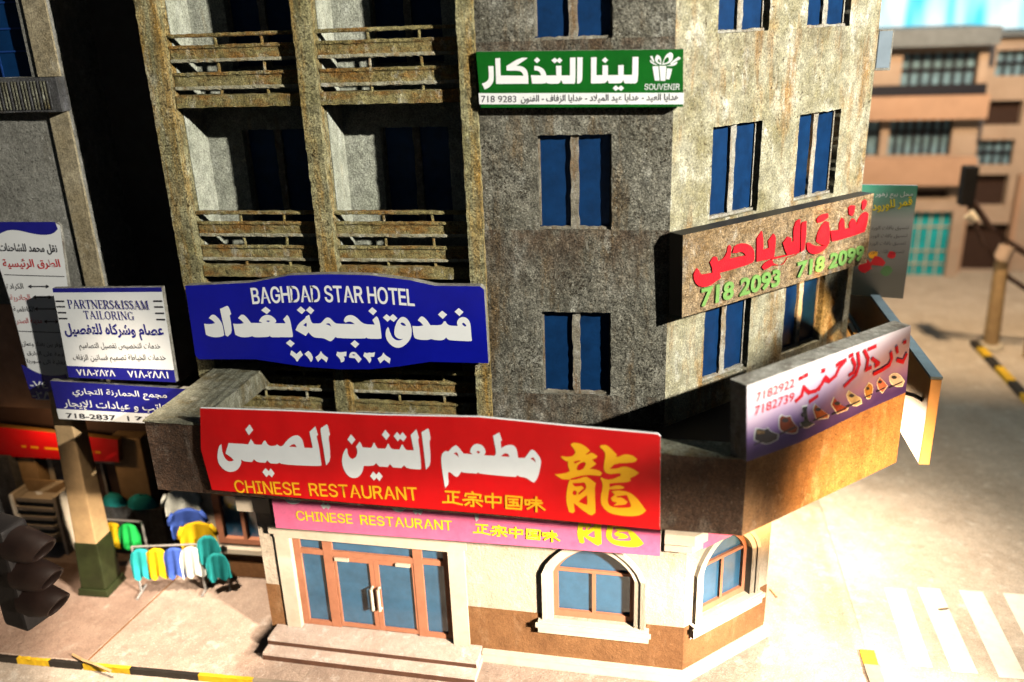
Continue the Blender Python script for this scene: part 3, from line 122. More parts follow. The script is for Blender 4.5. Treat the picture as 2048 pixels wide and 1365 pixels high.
# ---------------------------------------------------------------- helpers
S2 = math.sqrt(.5); GZ = -9.3
BASE = {}
class MB:
    def __init__(s): s.v = []; s.f = []
    def poly(s, pts):
        i = len(s.v); s.v += [Vector(p) for p in pts]; s.f.append(tuple(range(i, i + len(pts))))
    def hexa(s, c):                       # 8 corners: bottom loop 0-3, top loop 4-7
        i = len(s.v); s.v += [Vector(p) for p in c]
        for f in ((3,2,1,0),(4,5,6,7),(0,1,5,4),(1,2,6,5),(2,3,7,6),(3,0,4,7)): s.f.append(tuple(i + k for k in f))
    def box(s, x0, x1, y0, y1, z0, z1, T=None):
        c = [(x0,y0,z0),(x1,y0,z0),(x1,y1,z0),(x0,y1,z0),(x0,y0,z1),(x1,y0,z1),(x1,y1,z1),(x0,y1,z1)]
        s.hexa([T(Vector(p)) for p in c] if T else c)
    def rough(s, x0, x1, y0, y1, z0, z1, n=24, j=.01, T=None):   # a box along x with chipped edges
        i = len(s.v)
        for k in range(n + 1):
            x = x0 + (x1 - x0) * k / n
            for (y, z) in ((y0,z0),(y1,z0),(y1,z1),(y0,z1)):
                p = Vector((x, y + random.uniform(-j, j), z + random.uniform(-j, j)))
                s.v.append(T(p) if T else p)
        for k in range(n):
            a = i + 4 * k
            for e in range(4): s.f.append((a + e, a + (e + 1) % 4, a + 4 + (e + 1) % 4, a + 4 + e))
        s.f.append((i, i + 3, i + 2, i + 1)); e = i + 4 * n; s.f.append((e, e + 1, e + 2, e + 3))
    def rail(s, x0, x1, y0, y1, z0, z1, n=24, j=.006, b=.02):   # chipped bar with bevelled front edges
        i = len(s.v); R = random.uniform
        prof = [(y1,z0),(y1,z1),(y0+b,z1),(y0,z1-b),(y0,z0+b),(y0+b,z0)]
        m = len(prof)
        for k in range(n + 1):
            x = x0 + (x1 - x0) * k / n
            for (y, z) in prof: s.v.append(Vector((x, y + R(-j, j), z + R(-j, j))))
        for k in range(n):
            a = i + m * k
            for e in range(m): s.f.append((a + e, a + m + e, a + m + (e + 1) % m, a + (e + 1) % m))
        s.f.append(tuple(i + e for e in range(m))); e0 = i + m * n; s.f.append(tuple(e0 + m - 1 - e for e in range(m)))
    def prism(s, pts, O, U, N, d0, d1, V=Vector((0, 0, 1))):     # outline (u,v) on a frame, from depth d0 to d1 along N
        n = len(pts); i = len(s.v)
        for d in (d0, d1):
            for u, v in pts: s.v.append(O + U * u + V * v + N * d)
        s.f.append(tuple(i + k for k in range(n))); s.f.append(tuple(i + n + n - 1 - k for k in range(n)))
        for k in range(n): s.f.append((i + k, i + n + k, i + n + (k + 1) % n, i + (k + 1) % n))
    def tube(s, pts, r, n=8):
        pts = [Vector(p) for p in pts]; i0 = len(s.v)
        for k, p in enumerate(pts):
            d = (pts[min(k + 1, len(pts) - 1)] - pts[max(k - 1, 0)]).normalized()
            a = d.orthogonal().normalized(); b = d.cross(a); rr = r[k] if isinstance(r, (list, tuple)) else r
            for e in range(n):
                t = 2 * math.pi * e / n; s.v.append(p + a * (math.cos(t) * rr) + b * (math.sin(t) * rr))
        for k in range(len(pts) - 1):
            a = i0 + n * k
            for e in range(n): s.f.append((a + e, a + (e + 1) % n, a + n + (e + 1) % n, a + n + e))
        s.f.append(tuple(i0 + n - 1 - e for e in range(n))); l = i0 + n * (len(pts) - 1); s.f.append(tuple(l + e for e in range(n)))
    def build(s, name, mat, parent=None, base=None, smooth=False, bevel=0):
        b = BASE[parent.name] if parent else Vector(base if base is not None else (0, 0, 0))
        me = bpy.data.meshes.new(name); me.from_pydata([tuple(v - b) for v in s.v], [], s.f); me.update()
        return link(name, me, mat, parent, b, smooth, bevel)
def link(name, me, mat, parent, b, smooth=False, bevel=0):
    bm = bmesh.new(); bm.from_mesh(me); bmesh.ops.recalc_face_normals(bm, faces=bm.faces)
    if bevel: bmesh.ops.bevel(bm, geom=list(bm.edges), offset=bevel, segments=2, affect='EDGES', profile=.6)
    bm.to_mesh(me); bm.free()
    if smooth: me.polygons.foreach_set('use_smooth', [True] * len(me.polygons))
    o = bpy.data.objects.new(name, me); COL.objects.link(o); me.materials.append(mat)
    if parent: o.parent = parent
    else: o.location = b
    BASE[o.name] = Vector(b); return o
def tag(o, label=None, cat=None, group=None, kind=None):
    if label: o['label'] = label
    if cat: o['category'] = cat
    if group: o['group'] = group
    if kind: o['kind'] = kind
    return o
def thing(name, loc, label, cat, group=None):
    o = bpy.data.objects.new(name, None); COL.objects.link(o); o.location = loc; o.empty_display_size = .3
    BASE[o.name] = Vector(loc); return tag(o, label, cat, group)
def smoothpoly(pts, it=1):
    for _ in range(it):
        out = []; n = len(pts)
        for k in range(n):
            p, q, r = Vector(pts[k-1]), Vector(pts[k]), Vector(pts[(k+1) % n])
            a, b = q - p, r - q
            if a.length < 1e-6 or b.length < 1e-6 or a.angle(b) > math.radians(48): out.append(tuple(q))
            else: out += [tuple(q - a * .25), tuple(q + b * .25)]
        pts = out
    return pts
def fillmesh(name, polys, extrude=0, bold=0):
    """Flat filled outlines (even-odd, so an outline inside another is a hole)."""
    cu = bpy.data.curves.new(name, 'CURVE'); cu.dimensions = '2D'; cu.fill_mode = 'BOTH'; cu.extrude = extrude; cu.offset = bold
    for p in polys:
        sp = cu.splines.new('POLY'); sp.points.add(len(p) - 1); sp.use_cyclic_u = True
        for k, q in enumerate(p): sp.points[k].co = (q[0], q[1], 0, 1)
    return curvemesh(cu, name)
def curvemesh(cu, name):
    o = bpy.data.objects.new('tmp', cu); COL.objects.link(o)
    dg = bpy.context.evaluated_depsgraph_get(); dg.update()
    me = bpy.data.meshes.new_from_object(o.evaluated_get(dg)); me.name = name; me.materials.clear()
    bpy.data.objects.remove(o); bpy.data.curves.remove(cu); return me
def onframe(me, O, U, N, d, base, V=Vector((0, 0, 1))):
    for v in me.vertices: v.co = O + U * v.co.x + V * v.co.y + N * (d + v.co.z) - base
SERIF = {'P': (.62, [((.15, 0), (.15, 1), .12), ((.15, .97), (.42, .97), .05), ((.42, .97), (.54, .88), .08), ((.54, .9), (.54, .6), .11), ((.54, .62), (.42, .5), .08), ((.42, .49), (.15, .49), .05), ((.02, .02), (.30, .02), .045), ((.02, .98), (.2, .98), .045)]),
 'A': (.78, [((.08, 0), (.38, 1), .05), ((.36, 1), (.68, 0), .12), ((.2, .33), (.55, .33), .05), ((0, .02), (.2, .02), .045), ((.52, .02), (.8, .02), .045)]),
 'T': (.68, [((.34, 0), (.34, 1), .12), ((.02, .97), (.66, .97), .055), ((.04, .98), (.04, .75), .05), ((.64, .98), (.64, .75), .05), ((.2, .02), (.48, .02), .045)]),
 'N': (.80, [((.13, 0), (.13, 1), .05), ((.12, .98), (.66, .02), .12), ((.67, 0), (.67, 1), .05), ((0, .02), (.25, .02), .045), ((0, .98), (.2, .98), .045), ((.54, .98), (.8, .98), .045)]),
 'E': (.62, [((.15, 0), (.15, 1), .12), ((.02, .97), (.56, .97), .05), ((.02, .03), (.58, .03), .05), ((.15, .52), (.42, .52), .05), ((.55, .98), (.55, .78), .05), ((.58, .02), (.58, .24), .05), ((.42, .62), (.42, .42), .04)]),
 'S': (.54, [((.46, .72), (.46, .97), .05), ((.44, .88), (.26, .98), .06), ((.26, .98), (.11, .88), .09), ((.10, .88), (.14, .64), .1), ((.14, .64), (.42, .42), .12), ((.42, .42), (.44, .16), .1), ((.44, .14), (.26, .02), .08), ((.26, .02), (.08, .14), .06), ((.06, .28), (.06, .02), .05)]),
 'I': (.36, [((.18, 0), (.18, 1), .12), ((.03, .02), (.33, .02), .045), ((.03, .98), (.33, .98), .045)]),
 'M': (.96, [((.14, 0), (.14, 1), .05), ((.15, 1), (.46, .03), .12), ((.46, 0), (.77, 1), .05), ((.80, 0), (.80, 1), .12), ((.02, .02), (.26, .02), .045), ((.66, .02), (.94, .02), .045), ((.02, .98), (.18, .98), .045), ((.78, .98), (.94, .98), .045)]),
 'L': (.60, [((.15, 0), (.15, 1), .12), ((.02, .03), (.56, .03), .05), ((.56, .02), (.56, .26), .05), ((.02, .98), (.30, .98), .045)]),
 'O': (.80, [((.4, .99), (.18, .86), .07), ((.16, .88), (.10, .5), .11), ((.10, .5), (.16, .12), .11), ((.18, .14), (.4, .01), .07), ((.4, .01), (.62, .14), .07), ((.64, .12), (.70, .5), .11), ((.70, .5), (.64, .88), .11), ((.62, .86), (.4, .99), .07)]),
 '&': (.82, [((.34, .99), (.2, .82), .08), ((.2, .82), (.66, .05), .11), ((.34, .99), (.46, .8), .06), ((.46, .8), (.12, .4), .06), ((.12, .4), (.14, .12), .1), ((.14, .12), (.34, .02), .06), ((.34, .02), (.66, .5), .05), ((.56, .52), (.78, .52), .045), ((.62, .02), (.82, .04), .045)])}
SERIF['R'] = (.72, SERIF['P'][1] + [((.36, .5), (.64, .03), .11), ((.58, .02), (.74, .02), .045)])
SERIF['G'] = (.80, SERIF['O'][1][:4] + [((.4, .01), (.64, .12), .06), ((.66, .02), (.66, .42), .11), ((.52, .42), (.8, .42), .045), ((.4, .99), (.64, .86), .06), ((.66, .98), (.66, .72), .05)])
class Sign:
    """A flat sign on its own plane: O origin, U right, N out of the face."""
    def __init__(s, key, name, label, cat='sign', thick=.12, face=None, side=None, outline=None, group=None, bevel=0):
        O, U, N = FR[key]; s.O, s.U, s.N = Vector(O), Vector(U), Vector(N)
        q = outline; cu = sum(p[0] for p in q) / len(q); cz = min(p[1] for p in q)
        s.root = thing(name, s.O + s.U * cu + Vector((0, 0, cz)), label, cat, group); s.b = BASE[s.root.name]
        m = MB(); m.prism(q, s.O, s.U, s.N, -thick, -.004); m.build('board', side, s.root)
        if face: s.sheet('printed_face', [q], face, 0)
        s.n = 0
    def sheet(s, name, polys, mat, d, extrude=0, it=0, bold=0):
        me = fillmesh(name, [smoothpoly(p, it) for p in polys] if it else polys, extrude, bold)
        onframe(me, s.O, s.U, s.N, d, s.b); return link(name, me, mat, s.root, s.b)
    def strokes(s, name, lines, w, mat, d):
        m = MB(); k = 0
        for L in lines:
            for a, b in zip(L, L[1:]):
                a, b = Vector(a), Vector(b); t = (b - a)
                if t.length < 1e-5: continue
                t.normalize(); n = Vector((-t.y, t.x)) * w / 2; a2, b2 = a - t * w * .35, b + t * w * .35
                k += 1; m.poly([s.O + s.U * p.x + Vector((0, 0, p.y)) + s.N * (d + k * .0003) for p in (a2 - n, b2 - n, b2 + n, a2 + n)])
        return m.build(name, mat, s.root)
    def text(s, name, body, key, mat, d, bold=0, bend=0, extrude=0, hs=1.0, ofs=(0, 0), sc=1.0):
        A, B, h = TX[key] if isinstance(key, str) else key
        cu = bpy.data.curves.new(name, 'FONT'); cu.body = body; cu.size = 1; cu.offset = bold; cu.extrude = extrude; cu.resolution_u = 3
        me = curvemesh(cu, name)
        xs = [v.co.x for v in me.vertices]; ys = [v.co.y for v in me.vertices]
        x0, x1, y0, y1 = min(xs), max(xs), min(ys), max(ys)
        A, B = Vector(A), Vector(B); dirx = B - A; L = dirx.length; dirx.normalize(); up = Vector((-dirx.y, dirx.x))
        for v in me.vertices:
            t = (v.co.x - x0) / (x1 - x0); q = A + dirx * (t * L) + up * ((v.co.y - y0) / (y1 - y0) * h * hs + bend * 4 * t * (1 - t))
            v.co = Vector((q.x + ofs[0], q.y + ofs[1], v.co.z))
        onframe(me, s.O, s.U, s.N, d, s.b); return link(name, me, mat, s.root, s.b)
    def serif(s, name, body, key, mat, d):
        """book-face capitals with thick and thin strokes"""
        A, B, h = TX[key]; A, B = Vector(A), Vector(B); dr = B - A; L = dr.length; dr.normalize(); up = Vector((-dr.y, dr.x))
        tot = sum(SERIF[c][0] + .06 for c in body); x = 0; m = MB(); k = 0; sx = L / tot
        for ch in body:
            w, st = SERIF[ch]
            for a, b, t in st:
                a, b = (A + dr * ((x + p[0]) * sx) + up * (p[1] * h) for p in (a, b)); e = (b - a).normalized(); n = Vector((-e.y, e.x)) * t * h * .55; k += 1
                m.poly([s.O + s.U * p.x + Vector((0, 0, p.y)) + s.N * (d + k * .0001) for p in (a - n, b - n, b + n, a + n)])
            x += w + .06
        return m.build(name, mat, s.root)
    def caps(s, name, body, key, mat, d, bend=0, bold=0):
        """bold grotesque capitals from the outlines in GLY, one line between two points"""
        A, B, h = TX[key]; x = 0; polys = []
        for ch in body:
            if ch == ' ': x += .24; continue
            g = GLY[ch]; x0 = min(p[0] for q in g for p in q); x1 = max(p[0] for q in g for p in q)
            polys += [[(p[0] - x0 + x, p[1]) for p in q] for q in g]; x += x1 - x0 + .105
        W_ = x - .105; hh = max(p[1] for q in GLY['E'] for p in q)
        A, B = Vector(A), Vector(B); dr = B - A; L = dr.length; dr.normalize(); up = Vector((-dr.y, dr.x)); out = []
        for q in polys:
            r = []
            for px_, py_ in q:
                t = px_ / W_; w = A + dr * (t * L) + up * (py_ / hh * h + bend * 4 * t * (1 - t)); r.append((w.x, w.y))
            out.append(r)
        return s.sheet(name, out, mat, d, bold=bold)

def wallsheet(m, polys, O, U, N, depth, V=Vector((0, 0, 1)), jit=.0):
    """wall face with openings (polys[1:]) and their reveals, depth inwards"""
    ps = [polys[0]]
    for h in polys[1:]:
        if jit:
            out = []
            for a, b in zip(h, h[1:] + h[:1]):
                a, b = Vector(a), Vector(b); n = max(1, int((b - a).length / .07))
                for k in range(n):
                    p = a + (b - a) * k / n
                    out.append((p.x + random.gauss(0, jit), p.y + random.gauss(0, jit)))
            h = out
        ps.append(h)
    me = fillmesh('w', ps); i = len(m.v)
    m.v += [O + U * v.co.x + V * v.co.y for v in me.vertices]; m.f += [tuple(i + k for k in p.vertices) for p in me.polygons]
    bpy.data.meshes.remove(me)
    for h in ps[1:]:
        for a, b in zip(h, h[1:] + h[:1]):
            m.poly([O + U * q[0] + V * q[1] - N * d for q, d in ((a, 0), (b, 0), (b, depth), (a, depth))])
def rect(x0, x1, z0, z1): return [(x0, z0), (x1, z0), (x1, z1), (x0, z1)]
# ---------------------------------------------------------------- materials
class NT:
    def __init__(s, name):
        s.m = bpy.data.materials.new(name); s.m.use_nodes = True; s.t = s.m.node_tree; s.p = s.t.nodes['Principled BSDF']
        s.pos = s.t.nodes.new('ShaderNodeNewGeometry').outputs['Position']
    def n(s, typ, **kw):
        o = s.t.nodes.new(typ)
        for k, v in kw.items(): setattr(o, k, v)
        return o
    def l(s, a, b): s.t.links.new(a, b)
    def noise(s, scale, detail=4, rough=.6, stretch=None, seed=0, dist=0):
        mp = s.n('ShaderNodeMapping'); mp.inputs['Location'].default_value = (seed * 3.1, seed * 1.7, seed * 2.3)
        if stretch: mp.inputs['Scale'].default_value = stretch
        s.l(s.pos, mp.inputs[0]); o = s.n('ShaderNodeTexNoise'); s.l(mp.outputs[0], o.inputs['Vector'])
        o.inputs['Scale'].default_value = scale; o.inputs['Detail'].default_value = detail; o.inputs['Roughness'].default_value = rough; o.inputs['Distortion'].default_value = dist
        return o.outputs['Fac']
    def ramp(s, f, a, b, lo=0, hi=1):
        o = s.n('ShaderNodeMapRange'); o.inputs['From Min'].default_value = a; o.inputs['From Max'].default_value = b
        o.inputs['To Min'].default_value = lo; o.inputs['To Max'].default_value = hi; s.l(f, o.inputs['Value']); return o.outputs[0]
    def mix(s, f, a, b):
        o = s.n('ShaderNodeMix', data_type='RGBA')
        for sock, v in ((o.inputs['Factor'], f), (o.inputs[6], a), (o.inputs[7], b)):
            if isinstance(v, (int, float)): sock.default_value = v
            elif isinstance(v, tuple): sock.default_value = (*v, 1)
            else: s.l(v, sock)
        return o.outputs[2]
    def math(s, op, a, b=0):
        o = s.n('ShaderNodeMath', operation=op)
        for k, v in ((0, a), (1, b)):
            if isinstance(v, (int, float)): o.inputs[k].default_value = v
            else: s.l(v, o.inputs[k])
        return o.outputs[0]
    def bump(s, h, strength, dist=.02):
        o = s.n('ShaderNodeBump'); o.inputs['Strength'].default_value = strength; o.inputs['Distance'].default_value = dist
        s.l(h, o.inputs['Height']); s.l(o.outputs[0], s.p.inputs['Normal'])
    def out(s, col, rough=.7, spec=.3):
        if isinstance(col, tuple): s.p.inputs['Base Color'].default_value = (*col, 1)
        else: s.l(col, s.p.inputs['Base Color'])
        if isinstance(rough, (int, float)): s.p.inputs['Roughness'].default_value = rough
        else: s.l(rough, s.p.inputs['Roughness'])
        s.p.inputs['Specular IOR Level'].default_value = spec; return s.m
def concrete(name, c1, c2, stain, pale, st=(.52, .68), pit=.62, bump=.5, sc=1.0, ydirt=None, streak=(2.2, 2.2, .45), spec=.25, seed=0, speck=.6, mottle=.38):
    s = NT(name)
    col = s.mix(s.ramp(s.noise(1.3 * sc, 6, .65, seed=seed), .35, .65), c1, c2)
    col = s.mix(s.ramp(s.noise(1.1 * sc, 5, .7, streak, seed + 2), st[0], st[1], 0, .85), col, stain)
    col = s.mix(s.ramp(s.noise(1.7 * sc, 7, .7, (1.5, 1.5, .7), seed + 5), .56, .68, 0, .8), col, pale)
    g = s.noise(17 * sc, 3, .7, seed=seed + 1)
    area = s.ramp(s.noise(.9 * sc, 3, .6, seed=seed + 9), .38, .6, .15, 1)
    pf = s.math('MULTIPLY', s.ramp(g, pit, pit + .05), area)
    col = s.mix(s.math('MULTIPLY', pf, .85), col, (stain[0] * .18, stain[1] * .2, stain[2] * .25))
    col = s.mix(s.math('MULTIPLY', s.ramp(s.noise(24 * sc, 2, .6, seed=seed + 3), .66, .72), speck), col, tuple(min(.8, x * 1.3) for x in pale))
    if ydirt:
        sep = s.n('ShaderNodeSeparateXYZ'); s.l(s.pos, sep.inputs[0])
        ph = s.math('FRACT', s.math('DIVIDE', s.math('SUBTRACT', sep.outputs['Z'], ydirt[0]), 3.0))
        d = s.math('MULTIPLY', s.ramp(ph, .55, .97), s.ramp(s.noise(2.2, 5, .7, (1, 1, .5), seed + 4), .4, .6))
        col = s.mix(s.math('MULTIPLY', d, ydirt[1]), col, (.10, .065, .04))
    mo = s.ramp(s.noise(34 * sc, 3, .65, seed=seed + 8), .36, .64, 1 - mottle, 1 + mottle * .8)
    mo = s.math('MULTIPLY', mo, s.ramp(s.noise(5.5 * sc, 4, .6, seed=seed + 11), .34, .66, 1 - mottle * .6, 1 + mottle * .6))
    vm = s.n('ShaderNodeVectorMath', operation='SCALE'); s.l(col, vm.inputs[0]); s.l(mo, vm.inputs['Scale']); col = vm.outputs[0]
    h = s.math('SUBTRACT', s.math('ADD', s.noise(28 * sc, 5, .7, seed=seed + 6), s.math('MULTIPLY', s.noise(9 * sc, 4, .6, seed=seed + 7), 1.2)), s.math('MULTIPLY', pf, .9))
    s.bump(h, bump, .045)
    return s.out(col, .78, spec)
def painted(name, c, rough=.55, var=.12, bump=.08, spec=.35, dirt=0.0, dcol=(.12, .09, .06), sc=3.0, seed=0, wave=0):
    s = NT(name); lo = tuple(max(0, x * (1 - var)) for x in c); hi = tuple(min(1, x * (1 + var)) for x in c)
    col = s.mix(s.ramp(s.noise(sc, 5, .65, seed=seed), .3, .7), lo, hi)
    if dirt: col = s.mix(s.ramp(s.noise(sc * .8, 6, .7, seed=seed + 3), .5, .75, 0, dirt), col, dcol)
    hgt = s.noise(30, 4, .6, seed=seed + 1)
    if wave: hgt = s.math('ADD', hgt, s.math('MULTIPLY', s.noise(1.1, 2, .5, seed=seed + 2), wave))
    s.bump(hgt, bump, .02)
    return s.out(col, rough, spec)
M = {}
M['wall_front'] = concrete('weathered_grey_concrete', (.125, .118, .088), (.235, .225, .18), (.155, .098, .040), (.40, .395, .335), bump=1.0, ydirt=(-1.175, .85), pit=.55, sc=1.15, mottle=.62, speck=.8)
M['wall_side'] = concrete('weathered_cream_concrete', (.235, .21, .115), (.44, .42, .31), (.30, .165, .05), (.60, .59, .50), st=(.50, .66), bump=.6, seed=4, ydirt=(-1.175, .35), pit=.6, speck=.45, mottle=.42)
M['pier'] = concrete('pier_concrete', (.23, .21, .095), (.38, .35, .20), (.36, .20, .035), (.54, .52, .37), st=(.46, .62), bump=1.0, seed=2, streak=(3, 3, .3), pit=.57, mottle=.58)
M['recess'] = concrete('recess_plaster', (.33, .345, .27), (.44, .45, .37), (.33, .25, .11), (.52, .54, .47), st=(.62, .8), bump=.5, seed=8, pit=.64, speck=.3)
M['rust'] = concrete('rusty_balcony_paint', (.23, .185, .065), (.36, .315, .14), (.29, .135, .025), (.60, .58, .46), st=(.47, .62), mottle=.55, bump=1.0, sc=1.6, seed=6, streak=(.8, 1, 2), pit=.58)
M['pit_shade'] = painted('pit_shade_black', (.012, .009, .007), .8)  # near-black colour standing for the shade inside the canopy pit
M['canopy'] = concrete('canopy_board', (.045, .024, .014), (.075, .042, .024), (.028, .015, .008), (.12, .10, .08), st=(.5, .75), bump=1.0, seed=3, pit=.6, speck=1.0, mottle=.5, streak=(3, 3, 1))
M['corner_board'] = concrete('brown_corner_board', (.20, .105, .045), (.29, .16, .07), (.13, .06, .022), (.34, .25, .17), st=(.5, .75), bump=.6, seed=41, pit=.62, speck=.5, mottle=.25)
M['slat_edge'] = concrete('pale_slat_edge', (.34, .31, .19), (.47, .45, .33), (.33, .19, .05), (.62, .61, .52), bump=.8, sc=2, seed=61)  # paler colour for the bottom lip of each slat
M['canopy_top'] = concrete('canopy_cap', (.12, .115, .08), (.19, .19, .14), (.10, .075, .03), (.33, .33, .27), bump=.8, seed=12)
M['pane'] = painted('dark_blue_window_card', (.003, .027, .092), .5, .2, .12, .15, .5, (.002, .01, .03), 4)
M['mullion'] = concrete('window_mullion', (.20, .175, .125), (.34, .315, .25), (.20, .105, .035), (.52, .50, .45), bump=.8, sc=2.2, seed=9)
M['mullion_pale'] = concrete('pale_window_mullion', (.36, .33, .26), (.52, .50, .43), (.30, .18, .07), (.70, .69, .65), bump=.8, sc=2.2, seed=19)
M['sign_edge'] = concrete('sign_edge_board', (.20, .19, .16), (.32, .31, .27), (.10, .07, .05), (.55, .53, .48), bump=.5, sc=2)
M['dark_edge'] = painted('dark_sign_edge', (.02, .018, .016), .6)
M['blue'] = painted('royal_blue_print', (.003, .006, .27), .38, .14, .1, .35, .1, (.002, .003, .16), sc=1.2, wave=10)
M['white'] = painted('white_print', (.76, .77, .76), .4, .03, .02)
M['navy'] = painted('navy_print', (.012, .012, .20), .4, .12, .03)
M['ink'] = painted('black_ink', (.02, .02, .03), .5)
M['red'] = painted('red_print', (.55, .003, .005), .45, .12, .12, .3, .12, (.3, .002, .003), sc=.9, wave=14)
M['red_ink'] = painted('red_ink', (.55, .01, .02), .5)
M['gold'] = painted('golden_yellow_print', (.82, .40, .012), .42, .06, .02)
M['green'] = painted('green_print', (.003, .095, .008), .38, .22, .06, .35, .1, (.002, .05, .006), sc=1.5, wave=8)
M['pink'] = painted('pink_sign_print', (.80, .17, .33), .5, .12, .08, .3, .35, (.66, .05, .16), 5)  # pink base for the lower copy of the red sign
M['lemon'] = painted('bright_yellow_print', (.84, .70, .02), .5, .05, .05)
M['lime'] = painted('lime_paint', (.17, .34, .085), .5, .2, .5, .3, .4, (.20, .24, .10), 8)
M['relief_red'] = painted('thick_red_paint', (.62, .012, .022), .45, .15, .5, .3, .35, (.42, .03, .03), 6)
M['osb'] = concrete('rough_tan_board', (.33, .215, .10), (.44, .32, .19), (.22, .12, .04), (.56, .51, .42), st=(.5, .7), bump=1.0, sc=1.5, seed=14, mottle=.6, pit=.6, streak=(1, 1, 2.5), speck=.8)
M['cream'] = concrete('speckled_cream_wall', (.58, .47, .355), (.66, .56, .435), (.48, .35, .22), (.72, .64, .53), st=(.55, .78), bump=.4, sc=.9, seed=71, pit=.68, speck=.3, mottle=.1)
M['cream_trim'] = painted('cream_trim_paint', (.72, .62, .48), .5, .08, .15, .3, .3, (.40, .28, .16), 3)
M['brown'] = concrete('scuffed_brown_dado', (.22, .10, .04), (.30, .145, .06), (.15, .065, .025), (.36, .20, .10), st=(.54, .76), bump=.35, seed=73, pit=.68, speck=.35, mottle=.14)
M['terracotta'] = painted('terracotta_frame_paint', (.50, .205, .115), .5, .1, .12, .3, .25, (.25, .09, .04), 5)
M['glass'] = painted('slate_blue_glass_card', (.04, .135, .245), .16, .22, .015, 1.0, .4, (.02, .05, .09), 2)
M['stone'] = concrete('granular_step_stone', (.62, .47, .39), (.72, .58, .50), (.52, .34, .26), (.85, .80, .75), st=(.58, .8), bump=.35, sc=1.5, seed=20, pit=.7, mottle=.12, speck=.9)
M['riser'] = painted('dark_brown_riser', (.11, .05, .03), .7, .3, .4)
M['pavement'] = concrete('speckled_pavement', (.40, .29, .23), (.50, .375, .30), (.32, .21, .15), (.64, .55, .48), st=(.58, .8), bump=.45, sc=1.0, seed=22, pit=.66, streak=(.6, .6, .6), speck=.75, mottle=.16)
M['road'] = concrete('sandy_asphalt', (.46, .375, .30), (.56, .475, .395), (.36, .275, .21), (.68, .62, .55), st=(.58, .8), bump=.4, sc=1.0, seed=25, pit=.67, streak=(.5, .5, .5), speck=.7, mottle=.15)
M['stripe'] = painted('white_road_paint', (.80, .76, .68), .6, .06, .3, .2, .3, (.5, .4, .3), 6)
M['yellow'] = painted('yellow_kerb_paint', (.75, .46, .02), .55, .1, .3, .3, .3, (.3, .17, .02), 5)
M['black'] = painted('black_kerb_paint', (.02, .016, .013), .6, .3, .3)
M['kerb'] = painted('grey_kerb_stone', (.30, .24, .18), .7, .2, .4)
M['wood'] = painted('pale_wood', (.55, .36, .18), .6, .15, .3, .25, .3, (.35, .18, .08), 3)
M['olive'] = painted('dark_green_post_paint', (.022, .028, .008), .5, .3, .3, .35, .5, (.02, .02, .008), 4)
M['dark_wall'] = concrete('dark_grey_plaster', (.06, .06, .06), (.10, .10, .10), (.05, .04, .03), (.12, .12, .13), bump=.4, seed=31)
M['left_wall'] = concrete('left_house_plaster', (.19, .185, .16), (.27, .265, .23), (.14, .125, .09), (.42, .415, .385), st=(.56, .76), bump=.6, seed=33, pit=.6, mottle=.3)
M['left_pilaster'] = concrete('left_house_pilaster', (.27, .22, .13), (.35, .30, .20), (.21, .145, .065), (.40, .37, .29), st=(.58, .8), bump=.35, seed=35, pit=.66)
M['left_tan'] = painted('tan_house_base', (.45, .26, .17), .7, .2, .3, .2, .4, (.25, .12, .08), 2)
M['metal'] = painted('dull_metal', (.30, .28, .26), .35, .2, .1, .5)
M['black_metal'] = painted('black_signal_housing', (.008, .007, .007), .6, .3, .2, .15)
M['rim'] = painted('worn_brown_hood', (.008, .004, .003), .6, .3, .2, .15)
M['peach'] = painted('peach_wall_paint', (.54, .40, .31), .7, .12, .2, .2, .3, (.35, .15, .07), .8)
M['peach_light'] = painted('pale_peach_band', (.58, .36, .25), .7, .1, .2, .2, .2, (.4, .2, .1), .8)
M['roof_grey'] = painted('blue_grey_roof', (.20, .22, .24), .7, .15)
M['far_pane'] = painted('pale_far_glass', (.20, .33, .42), .4, .5, .05, .4, 0, sc=2.2)
M['cyan_glass'] = painted('turquoise_door_glass', (.02, .42, .48), .4, .25, .1, .3, .4, (.03, .25, .25), 1.3)
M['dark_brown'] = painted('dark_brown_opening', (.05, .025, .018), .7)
M['orange_wood'] = painted('orange_wood_board', (.40, .20, .045), .5, .15, .2, .4, .3, (.35, .13, .03), 2)
M['blue_wood'] = painted('faded_blue_board', (.09, .14, .18), .5, .25, .3)
def print_gradient(name, fn):
    s = NT(name); return fn(s)
def shoe_print(s):
    x = s.n('ShaderNodeSeparateXYZ'); s.l(s.pos, x.inputs[0])
    t = s.math('ADD', s.math('MULTIPLY', s.math('SUBTRACT', x.outputs['X'], 1.1), .075), s.math('MULTIPLY', s.math('SUBTRACT', -2.62, x.outputs['Z']), .72))
    t = s.math('ADD', t, s.ramp(s.noise(1.6, 3, .5), .3, .7, -.06, .06))
    r = s.n('ShaderNodeValToRGB'); s.l(t, r.inputs[0]); e = r.color_ramp.elements
    e[0].position = .10; e[0].color = (.78, .70, .68, 1); e[1].position = .98; e[1].color = (.045, .025, .16, 1)
    for p_, c in ((.42, (.62, .46, .60, 1)), (.68, (.30, .19, .45, 1)), (.85, (.10, .06, .27, 1))): k = e.new(p_); k.color = c
    return s.out(r.outputs[0], .35, .4)
